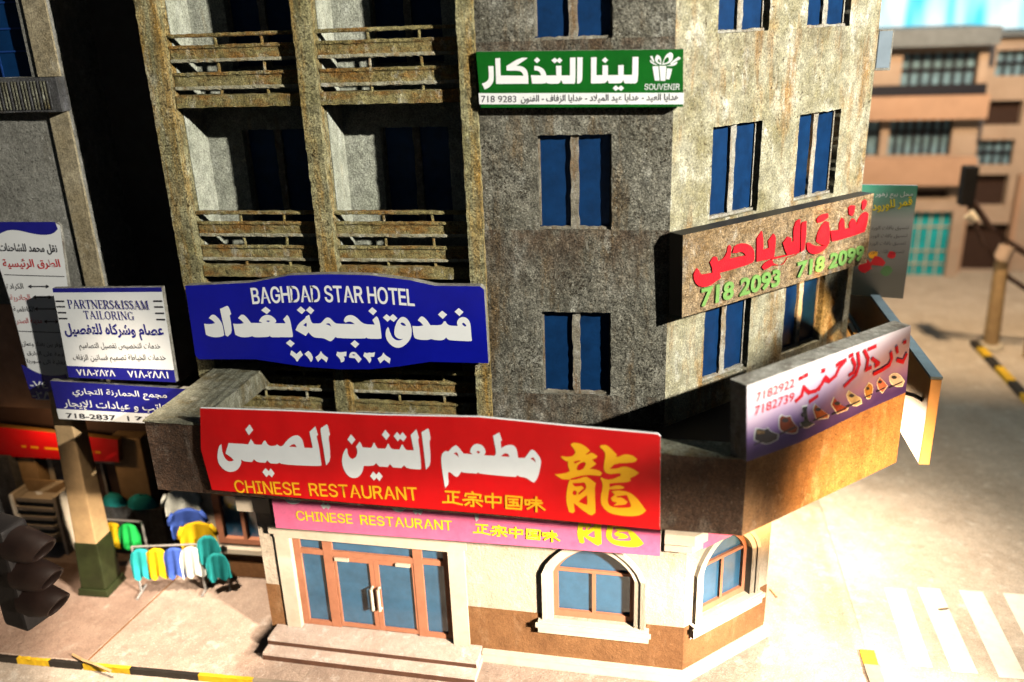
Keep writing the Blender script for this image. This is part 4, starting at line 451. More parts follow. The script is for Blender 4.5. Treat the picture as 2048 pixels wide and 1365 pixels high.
def flower_print_shaded(s):
    x = s.n('ShaderNodeSeparateXYZ'); s.l(s.pos, x.inputs[0])
    t = s.ramp(x.outputs['Z'], -3.55, -1.18)
    r = s.n('ShaderNodeValToRGB'); s.l(t, r.inputs[0]); e = r.color_ramp.elements
    e[0].position = 0; e[0].color = (.02, .03, .025, 1); e[1].position = 1; e[1].color = (.03, .22, .14, 1)
    for p_, c in ((.22, (.03, .04, .037, 1)), (.45, (.16, .17, .17, 1)), (.7, (.36, .39, .38, 1)), (.84, (.12, .26, .20, 1))): k = e.new(p_); k.color = c  # dark lower stops paint the unlit bottom of the sign into its print
    return s.out(r.outputs[0], .4, .4)
M['shoe_face'] = print_gradient('purple_fading_print', shoe_print)
M['flower_face'] = print_gradient('green_print_shaded_below', flower_print_shaded)

TH = math.radians(-2.3); RL = Matrix.Rotation(TH, 3, 'Z')
def low(p): return RL @ Vector(p)                 # the canopy and ground floor stand slightly skewed to the storeys above
LU = RL @ Vector((1, 0, 0)); LN = RL @ Vector((0, -1, 0)); CU = RL @ Vector((S2, S2, 0)); CN = RL @ Vector((S2, -S2, 0))
FU, FN = Vector((1, 0, 0)), Vector((0, -1, 0)); HU, HN = Vector((S2, S2, 0)), Vector((S2, -S2, 0))
Z0 = Vector((0, 0, 0)); ZS, ZT = -1.175, .381
# ================================================================ SETTING
m = MB(); m.poly([(-90, -60, GZ - .12), (110, -60, GZ - .12), (110, 110, GZ - .12), (-90, 110, GZ - .12)])
tag(m.build('road', M['road']), kind='structure')
m = MB(); pv = [(-60, -2.1), (3.9, -2.1), (3.88, 30), (-60, 30)]
m.prism([(x, y) for x, y in pv], Vector((0, 0, GZ)), Vector((1, 0, 0)), Vector((0, 0, 1)), -.11, 0, Vector((0, 1, 0)))
tag(m.build('pavement', M['pavement']), kind='structure')
m = MB()                                            # joints between paving slabs
for a, b in (((-10.99, -2.08), (-10.6, .95)), ((-4.4, -2.08), (-4.3, -1.9)), ((.9, -2.08), (1.3, -1.3))):
    a, b = Vector(a), Vector(b); n = Vector((b.y - a.y, a.x - b.x)).normalized() * .022
    m.poly([(p.x, p.y, GZ + .004) for p in (a - n, b - n, b + n, a + n)])
tag(m.build('pavement_joint', M['brown']), kind='structure')
m = MB(); m.poly([(-60, -2.02, GZ + .003), (-11.03, -2.02, GZ + .003), (-10.65, .95, GZ + .003), (-60, .95, GZ + .003)])
M['worn_slab'] = concrete('brownish_worn_slab', (.27, .175, .13), (.36, .25, .19), (.21, .13, .085), (.45, .35, .28), st=(.58, .8), bump=.4, seed=52, pit=.66, streak=(.6, .6, .6), speck=.4, mottle=.15)
tag(m.build('worn_pavement_slab', M['worn_slab']), kind='structure')
def kerb(name, segs, x_or_y, along):
    for k, (a, b, mat) in enumerate(segs):
        m = MB()
        if along == 'x': m.rough(a, b, x_or_y - .05, x_or_y + .03, GZ - .12, GZ + .012, 10, .006)
        else: m.rough(a, b, x_or_y, x_or_y + .26, GZ - .12, GZ + .05, 10, .006, T=lambda p: Vector((p.y, p.x, p.z)))
        tag(m.build(name, M[mat]), kind='structure')
kerb('kerb', [(-16, -12.45, 'black'), (-12.447, -11.75, 'yellow'), (-11.747, -11.06, 'black'), (-11.01, -10.02, 'yellow'), (-10.017, -8.6, 'black'), (-8.597, -7.5, 'yellow'), (-7.497, -5, 'kerb'), (-4.997, 3.6, 'kerb')], -2.1, 'x')
kerb('far_kerb', [(16.6, 17.3, 'black'), (15.75, 16.597, 'yellow'), (14.8, 15.747, 'black'), (13.6, 14.797, 'yellow'), (12.6, 13.597, 'black'), (11, 12.597, 'yellow')], 11.0, 'y')
kerb('corner_kerb', [(-.38, .02, 'yellow'), (-1.6, -.383, 'kerb')], 3.76, 'y')
m = MB()
for xb, xt, w, yb, yt in ((4.62, 4.72, .42, -.13, 2.25), (5.36, 5.40, .45, -.2, 2.35), (6.15, 6.22, .47, -.25, 2.35), (6.95, 7.08, .5, -.3, 2.35), (7.75, 7.9, .5, -.3, 2.35)):
    m = MB(); m.poly([(xb, yb, GZ - .116), (xb + w, yb, GZ - .116), (xt + w, yt, GZ - .116), (xt, yt, GZ - .116)])
    tag(m.build('crosswalk_stripe', M['stripe']), kind='structure')
s = NT('bright_hall_backdrop')
col = s.mix(s.ramp(s.noise(.45, 2, .5, (1, 1, .15)), .42, .56), (.10, .72, .90), (.85, 1, 1))
s.l(col, s.p.inputs['Emission Color']); s.p.inputs['Emission Strength'].default_value = 1.3; s.out((.1, .3, .35))
m = MB(); m.box(-60, 110, 62, 62.4, -9.5, 45); tag(m.build('sky_backdrop', s.m), kind='structure')

# ================================================================ HOTEL BUILDING
HB = thing('hotel_building', (-3, 0, GZ), 'weathered grey and cream corner hotel block covered with shop signs, restaurant on its ground floor', 'building')
XP = [(-8.78, -8.42), (-6.09, -5.79)]               # piers
m = MB()
rows = (1, 0, -1)
holes = [rect(-2.156, -.951, ZS + 3 * k, ZT + 3 * k) for k in rows]
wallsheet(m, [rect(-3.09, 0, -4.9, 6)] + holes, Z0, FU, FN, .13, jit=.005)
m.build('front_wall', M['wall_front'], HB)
m = MB()
ho2 = [rect(a, b, ZS + 3 * k, ZT + 3 * k) for k in rows for a, b in ((.936, 2.166), (3.169, 4.379))]
wallsheet(m, [rect(0, 5.3, -4.9, 6)] + ho2, Z0, HU, HN, .16, jit=.005)
e = Vector((5.3 * S2, 5.3 * S2, 0))
m.poly([e + Vector((0, 0, -4.9)), e + Vector((0, 8, -4.9)), e + Vector((0, 8, 6)), e + Vector((0, 0, 6))])
m.poly([e + Vector((0, 8, -4.9)), (-8.78, e.y + 8, -4.9), (-8.78, e.y + 8, 6), e + Vector((0, 8, 6))])
m.poly([(-8.78, 0, 6), (0, 0, 6), e + Vector((0, 0, 6)), e + Vector((0, 8, 6)), (-8.78, e.y + 8, 6)])
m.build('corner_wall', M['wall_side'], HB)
m = MB()
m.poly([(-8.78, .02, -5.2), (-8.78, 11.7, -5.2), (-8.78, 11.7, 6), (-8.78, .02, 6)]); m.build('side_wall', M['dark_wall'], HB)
for a, b in XP + [(-3.36, -3.09)]:
    m = MB(); y0 = -.11 if a > -4 else -.03
    m.rough(-5.0, 5.6, y0, 1.0, a, b, 130, .008, T=lambda p: Vector((p.z, p.y, p.x))); m.build('pier', M['pier'], HB)
m = MB()                                            # back wall of the balcony bays, with window openings
bw = []
for k in rows:
    for a in (-7.72, -5.10): bw.append(rect(a, a + 1.24, ZS + 3 * k - .35, ZT + 3 * k + .05))
wallsheet(m, [rect(-8.5, -3.2, -4.9, 6)] + bw, Vector((0, 1.0, 0)), FU, FN, .2, jit=.004)
m.build('recess_wall', M['recess'], HB)
m = MB()                                            # plastered cheeks of the bays
for x in (-8.415, -5.785): m.box(x, x + .012, .30, .998, -4.9, 6)
m.build('bay_cheek', M['recess'], HB)
def window(par, O, U, N, x0, x1, z0, z1, depth, mat='mullion', mw=.13, lit=None):
    """two dark blue panes set behind a concrete mullion"""
    m = MB(); xm = (x0 + x1) / 2; d = depth
    def bar(u0, u1, v0, v1, dd): m.prism([(u0, v0), (u1, v0), (u1, v1), (u0, v1)], O, U, N, -d - .02, -d + dd)
    n = 14
    le = [(xm - mw / 2 + random.uniform(-.012, .012), z0 + .04 + (z1 - z0 - .06) * k / n) for k in range(n + 1)]
    ri = [(xm + mw / 2 + random.uniform(-.012, .012), z0 + .04 + (z1 - z0 - .06) * k / n) for k in range(n, -1, -1)]
    m.prism([le[0]] + ri[::-1] + le[:0:-1], O, U, N, -d - .02, -d + .06)
    sl = [(x0 + .002, z0 + .002)] + [(x1 - .002, z0 + .002)] + [(x1 - .002 - (x1 - x0 - .004) * k / 16, z0 + .045 + random.uniform(-.012, .012)) for k in range(17)]
    m.prism(sl, O, U, N, -d - .02, -d + .07)
    bar(x0 + .002, x0 + .035, z0 + .06, z1 - .01, .03); bar(x1 - .035, x1 - .002, z0 + .06, z1 - .01, .03)
    w = m.build('window', M[mat], par)
    for a, b in ((x0 - .02, xm - mw * .3), (xm + mw * .3, x1 + .02)):
        q = MB(); q.prism(rect(a, b, z0 - .02, z1 + .02), O, U, N, -d - .05, -d - .001); q.build('pane', M['pane'], w)
    return w
for k in rows:
    window(HB, Z0, FU, FN, -2.156, -.951, ZS + 3 * k, ZT + 3 * k, .125)
    for a, b in ((.936, 2.166), (3.169, 4.379)): window(HB, Z0, HU, HN, a, b, ZS + 3 * k, ZT + 3 * k, .155, 'mullion_pale')
    for a in (-7.72, -5.10): window(HB, Vector((0, 1.0, 0)), FU, FN, a, a + 1.24, ZS + 3 * k - .35, ZT + 3 * k + .05, .19)
# balconies: slab, two slats, hand rail, short posts
for k in (1, 0, -1):
    zb = .92 + 3 * (k - 1) + .0
    for a, b in ((-8.40, -6.10), (-5.78, -3.37)):
        m = MB(); m.rough(a, b, .09, .42, zb, zb + .2, 30, .008); m.rough(a, b, .44, .99, zb, zb + .16, 4, .002)
        bal = m.build('balcony', M['rust'], HB)
        for z0, z1 in ((zb + .30, zb + .56), (zb + .745, zb + .995)):
            m = MB(); m.rail(a, b, .17, .25, z0, z1, 34, .006, .022)
            m.rail(a, b, .145, .19, z1 - .045, z1 + .012, 34, .006, .012); m.build('slat', M['rust'], bal)
            m = MB(); m.rail(a, b, .145, .19, z0 - .014, z0 + .045, 34, .007, .012); m.build('slat_edge', M['slat_edge'], bal)
        m = MB(); m.rail(a, b, .15, .26, zb + 1.13, zb + 1.19, 34, .006, .015); m.build('handrail', M['rust'], bal)
        for f in (.36, .72):
            x = a + (b - a) * f
            for z0, z1 in ((zb + .2, zb + .30), (zb + .56, zb + .745), (zb + .99, zb + 1.13)):
                m = MB(); m.tube([(x + random.uniform(-.02, .02), .2, z0 - .005), (x, .2, z1 + .005)], .028, 7); m.build('post', M['rust'], bal)
# canopy
CC, CH = 2.68, 2.78
xc = CH * math.sqrt(2) - CC
SE = 2.75
eC = Vector((S2 * (SE + CH), S2 * (SE - CH)))
def loop(ofs, back):                                # outline of the canopy at an inset
    c, h = CC - ofs, CH - ofs; x = h * math.sqrt(2) - c
    return (x, -c), Vector((S2 * (SE + h), S2 * (SE - h)))
(pc, pe), (qc, qe) = loop(0, 0), loop(.42, 0)
m = MB()
def wallprism(a, b, c, d, z0, z1): m.hexa([low((*p, z)) for z in (z0, z1) for p in (a, b, c, d)])
ZC0, ZC1 = -5.15, -3.87
wallprism((-8.40, -CC), pc, qc, (-8.40, -CC + .42), ZC0, ZC1)
m.build('canopy_fascia', M['canopy'], HB)
m = MB(); wallprism(pc, tuple(pe), tuple(qe), qc, ZC0, ZC1 + .02); m.build('corner_canopy_fascia', M['corner_board'], HB)
m = MB(); m.rough(-8.42, pc[0] - .02, -CC - .012, -CC + .44, ZC1, ZC1 + .035, 60, .008, T=low); m.build('canopy_cap', M['canopy_top'], HB)
m = MB(); m.rough(-8.41, -7.45, -CC + .45, -.05, ZC1 - .35, ZC1 + .03, 12, .012, T=low); m.build('canopy_end_block', M['canopy_top'], HB)
m = MB(); dk = [(-8.40, -CC + .425), (qc[0], qc[1] + .005), (qe[0] - .3, qe[1] + .0), (3.65, 3.0), (3.65, 6), (-8.4, 6)]
i0 = [low((x, y, 0)) for x, y in dk]
m.prism([(p.x, p.y) for p in i0], Vector((0, 0, -4.95)), Vector((1, 0, 0)), Vector((0, 0, 1)), 0, .2, Vector((0, 1, 0)))
m.build('canopy_deck', M['pit_shade'], HB)  # deck coloured near-black to stand for shade
m = MB(); (rc, re_), (r2c, r2e) = loop(.424, 0), loop(.45, 0)
wallprism(rc, tuple(re_), tuple(r2e), r2c, ZC0 + .45, ZC1 - .02); wallprism((-7.4, -CC + .424), (rc[0] - .02, rc[1]), (r2c[0] - .02, r2c[1]), (-7.4, -CC + .45), ZC0 + .45, ZC1 - .02); m.build('canopy_shade_lining', M['pit_shade'], HB)  # thin sheets added to blacken the shaded inner faces of the canopy
m = MB(); m.box(4.2, 4.37, -.39, 6.2, -5.06, -3.52); sf = m.build('side_canopy_fascia', M['orange_wood'], HB, bevel=.012)
m = MB(); m.box(4.195, 4.375, -.395, 6.2, -3.515, -3.47); m.build('fascia_cap', M['blue_wood'], sf)
for x0, x1, mt in ((3.80, 3.88, 'orange_wood'), (3.97, 4.06, 'orange_wood'), (4.10, 4.16, 'blue_wood')):
    m = MB(); m.box(x0, x1, 1.9, 6.0, -4.5, -4.38); m.build('canopy_plank', M[mt], HB)
for y in (2.4, 4.2, 5.8):
    m = MB(); m.box(3.5, 4.21, y, y + .12, -4.64, -4.51); m.build('canopy_beam', M['blue_wood'], HB)
m = MB(); m.tube([(3.70, .55, -4.2), (3.92, .25, -4.02), (4.1, .02, -3.98), (4.18, -.08, -4.0), (4.2, -.12, -4.0)], .035, 8); m.build('cable', M['black_metal'], HB)
# ground floor: restaurant
RC = 1.15; xk = RC * (math.sqrt(2) - 1); GE = 1.68
OL = low((0, -RC, 0)); OC = CN * RC
def arch(xm, w, z0, zs_, h, n=16):
    pts = [(xm - w, z0), (xm + w, z0)]
    for k in range(n + 1):
        t = 1 - 2 * k / n; x = w * t; pts.append((xm + x, zs_ + h * (1 - abs(t) ** 1.75) ** .72))
    return pts
A1 = dict(xm=-1.14, w=.735, z0=-8.2, zs_=-7.2, h=.58); A2 = dict(xm=.535, w=.62, z0=-8.1, zs_=-7.1, h=.55)
DX0, DX1, DZ0, DZ1 = -6.93, -3.80, -8.99, -6.93
m = MB(); wallsheet(m, [rect(-7.22, xk, -8.05, -5.0), arch(**{**A1, 'z0': -8.0499}), ], OL, LU, LN, .16)
m2 = MB()
# simple rectangles of wall around the door keep the door bay open
m = MB()
wallsheet(m, [rect(-3.52, xk, GZ, -5.0), arch(**A1)], OL, LU, LN, .17)
wallsheet(m, [rect(-7.22, -3.52, DZ1, -5.0)], OL, LU, LN, .1)
wallsheet(m, [rect(-xk, GE, GZ, -5.0), arch(**A2)], OC, CU, CN, .17)
ge = low((S2 * (GE + RC), S2 * (GE - RC), 0))
m.poly([ge + Vector((0, 0, GZ)), ge + Vector((.1, 6, GZ)), ge + Vector((.1, 6, -5)), ge + Vector((0, 0, -5))])
m.poly([low((-7.5, -RC, GZ)), low((-7.5, 1.2, GZ)), low((-7.5, 1.2, -5)), low((-7.5, -RC, -5))])
gf = m.build('ground_floor_wall', M['cream'], HB)
m = MB()                                            # brown dado, 8 mm proud, cut round the window surrounds
def band(O, U, N, u0, u1, z0, z1, d0=.001, d1=.012): m.prism(rect(u0, u1, z0, z1), O, U, N, d0, d1)
band(OL, LU, LN, -3.52, -2.10, -9.1, -8.12); band(OL, LU, LN, -2.10, -.18, -9.1, -8.47); band(OL, LU, LN, -.18, xk + .005, -9.1, -8.12)
band(OC, CU, CN, -xk - .005, -.32, -9.1, -8.12); band(OC, CU, CN, -.32, 1.50, -9.1, -8.47); band(OC, CU, CN, 1.50, GE, -9.1, -8.12)
m.build('dado', M['brown'], HB)
m = MB(); c2 = RC + .11; k2 = c2 * (math.sqrt(2) - 1); k1 = (RC - .05) * (math.sqrt(2) - 1)
def plinth(z0, z1, e):
    c = RC + e; k = c * (math.sqrt(2) - 1); cb = RC - .05; kb = cb * (math.sqrt(2) - 1)
    E_ = (S2 * (GE + .06 + c), S2 * (GE + .06 - c)); B_ = (S2 * (GE + .06 + cb), S2 * (GE + .06 - cb))
    m.hexa([low((*p, z)) for z in (z0, z1) for p in ((-3.24, -c), (k, -c), (kb, -cb), (-3.24, -cb))])
    m.hexa([low((*p, z)) for z in (z0, z1) for p in ((k, -c), E_, B_, (kb, -cb))])
plinth(GZ - .02, -9.10, .10); plinth(-9.098, -9.05, .135); m.build('plinth', M['cream_trim'], HB)
def arched_window(A, O, U, N):
    xm, w, z0, zs_, h = A['xm'], A['w'], A['z0'], A['zs_'], A['h']
    outer = arch(xm, w + .19, z0, zs_, h + .19, 22); inner = arch(xm, w + .0, z0, zs_, h, 22)
    m = MB(); n = len(outer)                        # raised stone surround
    for d0, d1, o_, i_ in ((0, .05, outer, inner), (.05, .085, outer, arch(xm, w + .11, z0, zs_, h + .11, 22))):
        for k in range(1, n):
            a, b = k, (k + 1) % n
            if k == n - 1: continue
            P = lambda q, d: O + U * q[0] + Vector((0, 0, q[1])) + N * d
            m.hexa([P(o_[a], d0), P(o_[b], d0), P(i_[b], d0), P(i_[a], d0), P(o_[a], d1), P(o_[b], d1), P(i_[b], d1), P(i_[a], d1)])
        for sx in (1, -1):
            xa, xb = xm + sx * (w + .19), xm + sx * (i_[1][0] - xm if True else 0)
            m.prism(rect(min(xa, xb), max(xa, xb), z0, zs_ - .0005), O, U, N, d0, d1)
    sur = m.build('arched_window', M['cream_trim'], HB)
    m = MB(); m.prism(rect(xm - w - .27, xm + w + .27, z0 - .25, z0 - .002), O, U, N, .0, .13); m.prism(rect(xm - w - .31, xm + w + .31, z0 - .12, z0 - .03), O, U, N, .131, .165)
    m.build('window_sill', M['cream_trim'], sur)
    m = MB(); fw = .085                             # terracotta frame
    fo, fi = arch(xm, w - .002, z0 + .002, zs_, h - .002, 22), arch(xm, w - fw, z0 + .13, zs_, h - fw, 22)
    P = lambda q, d: O + U * q[0] + Vector((0, 0, q[1])) + N * d
    for k in range(n):
        a, b = k, (k + 1) % n
        m.hexa([P(fo[a], -.17), P(fo[b], -.17), P(fi[b], -.17), P(fi[a], -.17), P(fo[a], -.085), P(fo[b], -.085), P(fi[b], -.085), P(fi[a], -.085)])
    m.prism(rect(xm - w + fw - .01, xm + w - fw + .01, zs_ - .02, zs_ + .035), O, U, N, -.168, -.095)
    m.prism(rect(xm - .033, xm + .033, z0 + .12, zs_ - .0205), O, U, N, -.168, -.097)
    m.build('window_frame', M['terracotta'], sur)
    m = MB(); m.prism(arch(xm, w, z0, zs_, h, 22), O, U, N, -.2, -.15); m.build('pane', M['glass'], sur)
arched_window(A1, OL, LU, LN); arched_window(A2, OC, CU, CN)
# entrance: portal, doors, steps
m = MB()
for a, b in ((-7.22, DX0), (DX1, -3.49)): m.prism(rect(a, b, GZ + .3, DZ1 + .02), OL, LU, LN, -.12, .07)
m.prism(rect(-7.22, -3.49, DZ1 + .022, DZ1 + .28), OL, LU, LN, .001, .09)
m.prism(rect(-7.30, -3.42, DZ1 + .10, DZ1 + .28), OL, LU, LN, .0901, .12)
m.build('portal', M['cream_trim'], HB)
m = MB(); m.prism(rect(-7.56, -7.225, GZ, -5.95), OL, LU, LN, -.6, .03); m.build('end_pillar', M['cream'], HB)
m = MB(); m.prism(rect(-7.78, -7.10, -6.28, -5.97), OL, LU, LN, -.35, .28); m.build('pillar_cap', M['cream_trim'], HB)
m = MB(); m.prism(rect(-7.575, -7.235, GZ + .02, -8.05), OL, LU, LN, -.55, .036); m.build('pillar_dado', M['brown'], HB)
W_ = DX1 - DX0; fx = lambda f: DX0 + W_ * f; H_ = DZ1 - DZ0; fz = lambda f: DZ1 - H_ * f
def fr(m, f0, f1, g0, g1, d0=-.13, d1=-.05): m.prism(rect(fx(f0), fx(f1), fz(g1), fz(g0)), OL, LU, LN, d0, d1)
m = MB(); 
for f0, f1 in ((.002, .045), (.195, .255), (.77, .825), (.958, .998)): fr(m, f0, f1, .002, .998)
for f0, f1 in ((.0455, .1945), (.2555, .7695), (.8255, .9575)):
    fr(m, f0, f1, .14, .195, -.13, -.055); fr(m, f0, f1, .002, .025, -.13, -.055)
for f0, f1 in ((.0455, .1945), (.8255, .9575)): fr(m, f0, f1, .95, .998, -.13, -.055)
scr = m.build('entrance_screen', M['terracotta'], HB)
for f0, f1, g0, g1 in ((.04, .2, .01, .15), (.25, .775, .01, .15), (.82, .965, .01, .15), (.04, .2, .19, .96), (.82, .965, .19, .96)):
    m = MB(); fr(m, f0, f1, g0, g1, -.16, -.105); m.build('pane', M['glass'], scr)
for k, (f0, f1) in enumerate(((.258, .512), (.514, .768))):
    m = MB(); st = .028
    i0, i1 = (f0 + .012, f1 - st) if k == 0 else (f0 + st, f1 - .012)
    fr(m, f0, i0, .2, .985, -.125, -.06); fr(m, i1, f1, .2, .985, -.125, -.06)
    fr(m, i0 + .0003, i1 - .0003, .2, .245, -.125, -.062); fr(m, i0 + .0003, i1 - .0003, .945, .985, -.125, -.062)
    dr = m.build('door', M['terracotta'], HB)
    m = MB(); fr(m, i0 - .005, i1 + .005, .24, .95, -.15, -.1); m.build('pane', M['glass'], dr)
    xh = fx(.513 + (-.022 if k == 0 else .022)); P = lambda u, v, d: OL + LU * u + Vector((0, 0, v)) + LN * d
    m = MB(); m.tube([P(xh, fz(.50), -.062), P(xh, fz(.50), .02), P(xh, fz(.73), .02), P(xh, fz(.73), -.062)], .032, 8); m.build('handle', M['cream_trim'], dr)
    m = MB(); fr(m, (f0 + .01) if k == 0 else (f1 - .11), (f0 + .10) if k == 0 else (f1 - .02), .205, .235, -.06, -.02); m.build('door_closer', M['cream_trim'], dr)
for x0, x1, y0, z0, z1 in ((-7.47, -3.24, -1.86, GZ - .02, -9.15), (-7.46, -3.26, -1.62, -9.148, -9.0)):
    m = MB(); m.rough(x0, x1, y0, -1.05, z0, z1, 26, .002, T=low); m.build('entrance_step', M['stone'], HB)
    m = MB(); m.rough(x0 + .004, x1 - .004, y0 - .014, y0 - .009, z0 + .02, z1 - .045, 30, .001, T=low); m.build('step_riser', M['riser'], HB)
# corner cornice
m = MB(); cs = [(low((.03, -RC - .02, 0)), low((xk * 1.25 + .12, -RC - .28, 0)))]
for z0, z1, e_ in ((-6.22, -6.02, .30), (-6.42, -6.221, .20)):
    c = RC + e_; k = c * (math.sqrt(2) - 1); s1 = .0
    E_ = (S2 * (-.30 + c), S2 * (-.30 - c)); B_ = (S2 * (-.30 + RC), S2 * (-.30 - RC))
    m.hexa([low((*p, z)) for z in (z0, z1) for p in ((.10, -c), (k, -c), (xk, -RC), (.10, -RC))])
    m.hexa([low((*p, z)) for z in (z0, z1) for p in ((k, -c), E_, B_, (xk, -RC))])
m.build('corner_cornice', M['cream_trim'], HB)
# left wing of the ground floor with its own window
LWX0, LWX1 = -10.35, -7.4; OW = Vector((0, .9, 0))
m = MB(); wallsheet(m, [rect(LWX0, LWX1, GZ, -5.0), rect(-9.56, -8.25, -8.42, -6.9)], OW, FU, FN, .14); 
m.poly([(LWX0, .9, GZ), (LWX0, 4, GZ), (LWX0, 4, -5), (LWX0, .9, -5)]); m.build('wing_wall', M['cream'], HB)
m = MB(); m.prism(rect(LWX0 - .005, LWX1, GZ + .02, -8.62), OW, FU, FN, .001, .02); m.build('wing_dado', M['brown'], HB)
m = MB(); m.prism(rect(-9.75, -8.1, -8.618, -8.5), OW, FU, FN, .001, .12); m.build('wing_sill', M['cream_trim'], HB)
m = MB()
for r_ in ((-9.558, -9.40, -8.418, -6.902), (-8.95, -8.87, -8.29, -7.22), (-8.37, -8.252, -8.418, -6.902), (-9.3995, -8.3705, -8.418, -8.29), (-9.3995, -8.3705, -7.22, -7.09)): m.prism(rect(*r_), OW, FU, FN, -.13, .02)
ww = m.build('wing_window', M['terracotta'], HB)
m = MB(); m.prism(rect(-9.5, -8.3, -8.4, -6.91), OW, FU, FN, -.16, -.1); m.build('pane', M['glass'], ww)

# ================================================================ SIGNS
def rad(q): return q
sg = Sign('hotel', 'hotel_sign', 'royal blue hotel sign with white lettering and curved top and bottom edges, across the balconies', thick=.16, face=M['blue'], side=M['sign_edge'], outline=Q_hotel)
sg.caps('lettering', 'BAGHDAD STAR HOTEL', 'hotel', M['white'], .005, bend=.055, bold=.007)
sg.sheet('arabic_lettering', HOTEL_AR, M['white'], .005, it=1); sg.sheet('phone_number', HOTEL_NUM, M['white'], .005, it=1)
sg = Sign('souv', 'souvenir_sign', 'green souvenir shop sign with white letters, gift box emblem and white phone strip', thick=.2, face=M['green'], side=M['sign_edge'], outline=Q_souv)
sg.sheet('phone_strip', [B_souv], M['white'], .004); sg.sheet('arabic_lettering', SOUV_AR, M['white'], .005, it=1); sg.sheet('gift_emblem', GIFT, M['white'], .005, it=1)
sg.caps('lettering', 'SOUVENIR', 'souvenir', M['white'], .005)
sg.text('phone_number', '718 9283', 'souvnum', M['ink'], .008); sg.text('small_lettering', AR['souvar'], 'souvar', M['ink'], .008, hs=1.25, ofs=(0, -.03), bold=.015)
sg = Sign('rest', 'restaurant_sign', 'large bright red restaurant sign with white lettering and a gold dragon character', thick=.05, face=M['red'], side=M['white'], outline=Q_rest)
sg.sheet('arabic_lettering', REST_AR, M['white'], .005, it=1); sg.sheet('dragon_character', DRAGON, M['gold'], .005, it=1)
sg.caps('lettering', 'CHINESE  RESTAURANT', 'rest', M['gold'], .005, bold=.0035); sg.strokes('chinese_lettering', HANZI_S, .032, M['gold'], .005)
# the same print in pink, on the fascia below
A_, B_, h_ = TX['rest']; A2_, B2_, h2_ = TX['pink']; kx = (B2_[0] - A2_[0]) / (B_[0] - A_[0]); kz = h2_ / h_
def onpink(p): return [round(A2_[0] + (p[0] - A_[0]) * kx, 4), round(A2_[1] + (p[1] - A_[1] - (p[0] - A_[0]) * (B_[1] - A_[1]) / (B_[0] - A_[0])) * kz + (p[0] - A_[0]) * kx * (B2_[1] - A2_[1]) / (B2_[0] - A2_[0]), 4)]
qp = [Q_pink[2], Q_pink[3], [Q_pink[3][0], Q_pink[3][1] + 1.3], [Q_pink[2][0], Q_pink[2][1] + 1.3]]
sg = Sign('pink', 'fascia_sign', 'pink copy of the restaurant sign with yellow lettering, under the canopy above the doors', thick=.58, face=M['pink'], side=M['cream_trim'], outline=qp)
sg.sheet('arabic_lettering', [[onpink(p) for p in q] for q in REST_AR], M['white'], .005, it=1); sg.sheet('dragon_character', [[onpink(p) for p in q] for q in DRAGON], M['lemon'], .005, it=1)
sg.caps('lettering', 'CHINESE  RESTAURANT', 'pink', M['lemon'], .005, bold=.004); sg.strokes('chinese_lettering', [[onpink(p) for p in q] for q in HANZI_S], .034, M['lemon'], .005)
FR['pinkc'] = (tuple(CN * (RC + .16)), tuple(CU), tuple(CN))
sg = Sign('pinkc', 'corner_fascia_sign', 'short pink sign under the corner canopy above the arched corner window', thick=.15, face=M['pink'], side=M['cream_trim'], outline=rect(-.27, GE + .02, -6.48, -5.3))
sg = Sign('riy', 'rough_hotel_sign', 'rough tan board hotel sign with raised red letters and lime green phone numbers', thick=.3, face=None, side=M['dark_edge'], outline=Q_riy)
sg.sheet('rough_face', [Q_riy], M['osb'], 0)
sg.sheet('arabic_lettering', RIY_AR, M['relief_red'], .016, .013, 1)
sg.text('phone_number', '718 2093', 'riy1', M['lime'], .02, .03, 0, .016); sg.text('phone_number', '718 2099', 'riy2', M['lime'], .02, .03, 0, .016)
sg = Sign('shoe', 'shoe_shop_sign', 'white to purple shoe shop sign with red script and a row of shoes', thick=.3, face=M['shoe_face'], side=M['sign_edge'], outline=Q_shoe)
sg.text('phone_number', '7182922', 'shoe1', M['red_ink'], .006, .012); sg.text('phone_number', '7182739', 'shoe2', M['red_ink'], .006, .012)
sg.strokes('red_script', SHOE_S, .066, M['red_ink'], .006)
for pts, c in zip(SHOES, ((.02, .02, .03), (.22, .05, .025), (.02, .025, .025), (.42, .11, .03), (.30, .05, .03), (.48, .40, .28), (.35, .18, .05), (.50, .16, .12), (.50, .45, .46))):
    cx = sum(p[0] for p in pts) / len(pts); cz = sum(p[1] for p in pts) / len(pts)
    sg.sheet('shoe_outline', [[(cx + (p[0] - cx) * 1.0, cz + (p[1] - cz) * 1.0) for p in pts]], M['white'], .004, it=1)
    k = 'shoe%.2f%.2f' % (c[0], c[1])
    if k not in M: M[k] = painted('shoe_leather_print', c, .4, .35, .02, sc=6)
    sg.sheet('shoe_picture', [[(cx + (p[0] - cx) * .88, cz + (p[1] - cz) * .88) for p in pts]], M[k], .007, it=2)
    w_ = max(p[0] for p in pts) - min(p[0] for p in pts); h_ = max(p[1] for p in pts) - min(p[1] for p in pts)
    sg.sheet('shoe_opening', [[(cx - w_ * .16 + w_ * .17 * math.cos(t * .7), cz + h_ * .2 + h_ * .09 * math.sin(t * .7) - w_ * .05 * math.cos(t * .7)) for t in range(9)]], M['ink'], .009)
    sg.sheet('shoe_sole', [[(cx - w_ * .40, cz - h_ * .30), (cx + w_ * .36, cz - h_ * .26), (cx + w_ * .38, cz - h_ * .18), (cx - w_ * .40, cz - h_ * .23)]], M['ink'], .0095)
sg.sheet('shoe_insole', SHOE_IN, M['osb'], .011, it=1)
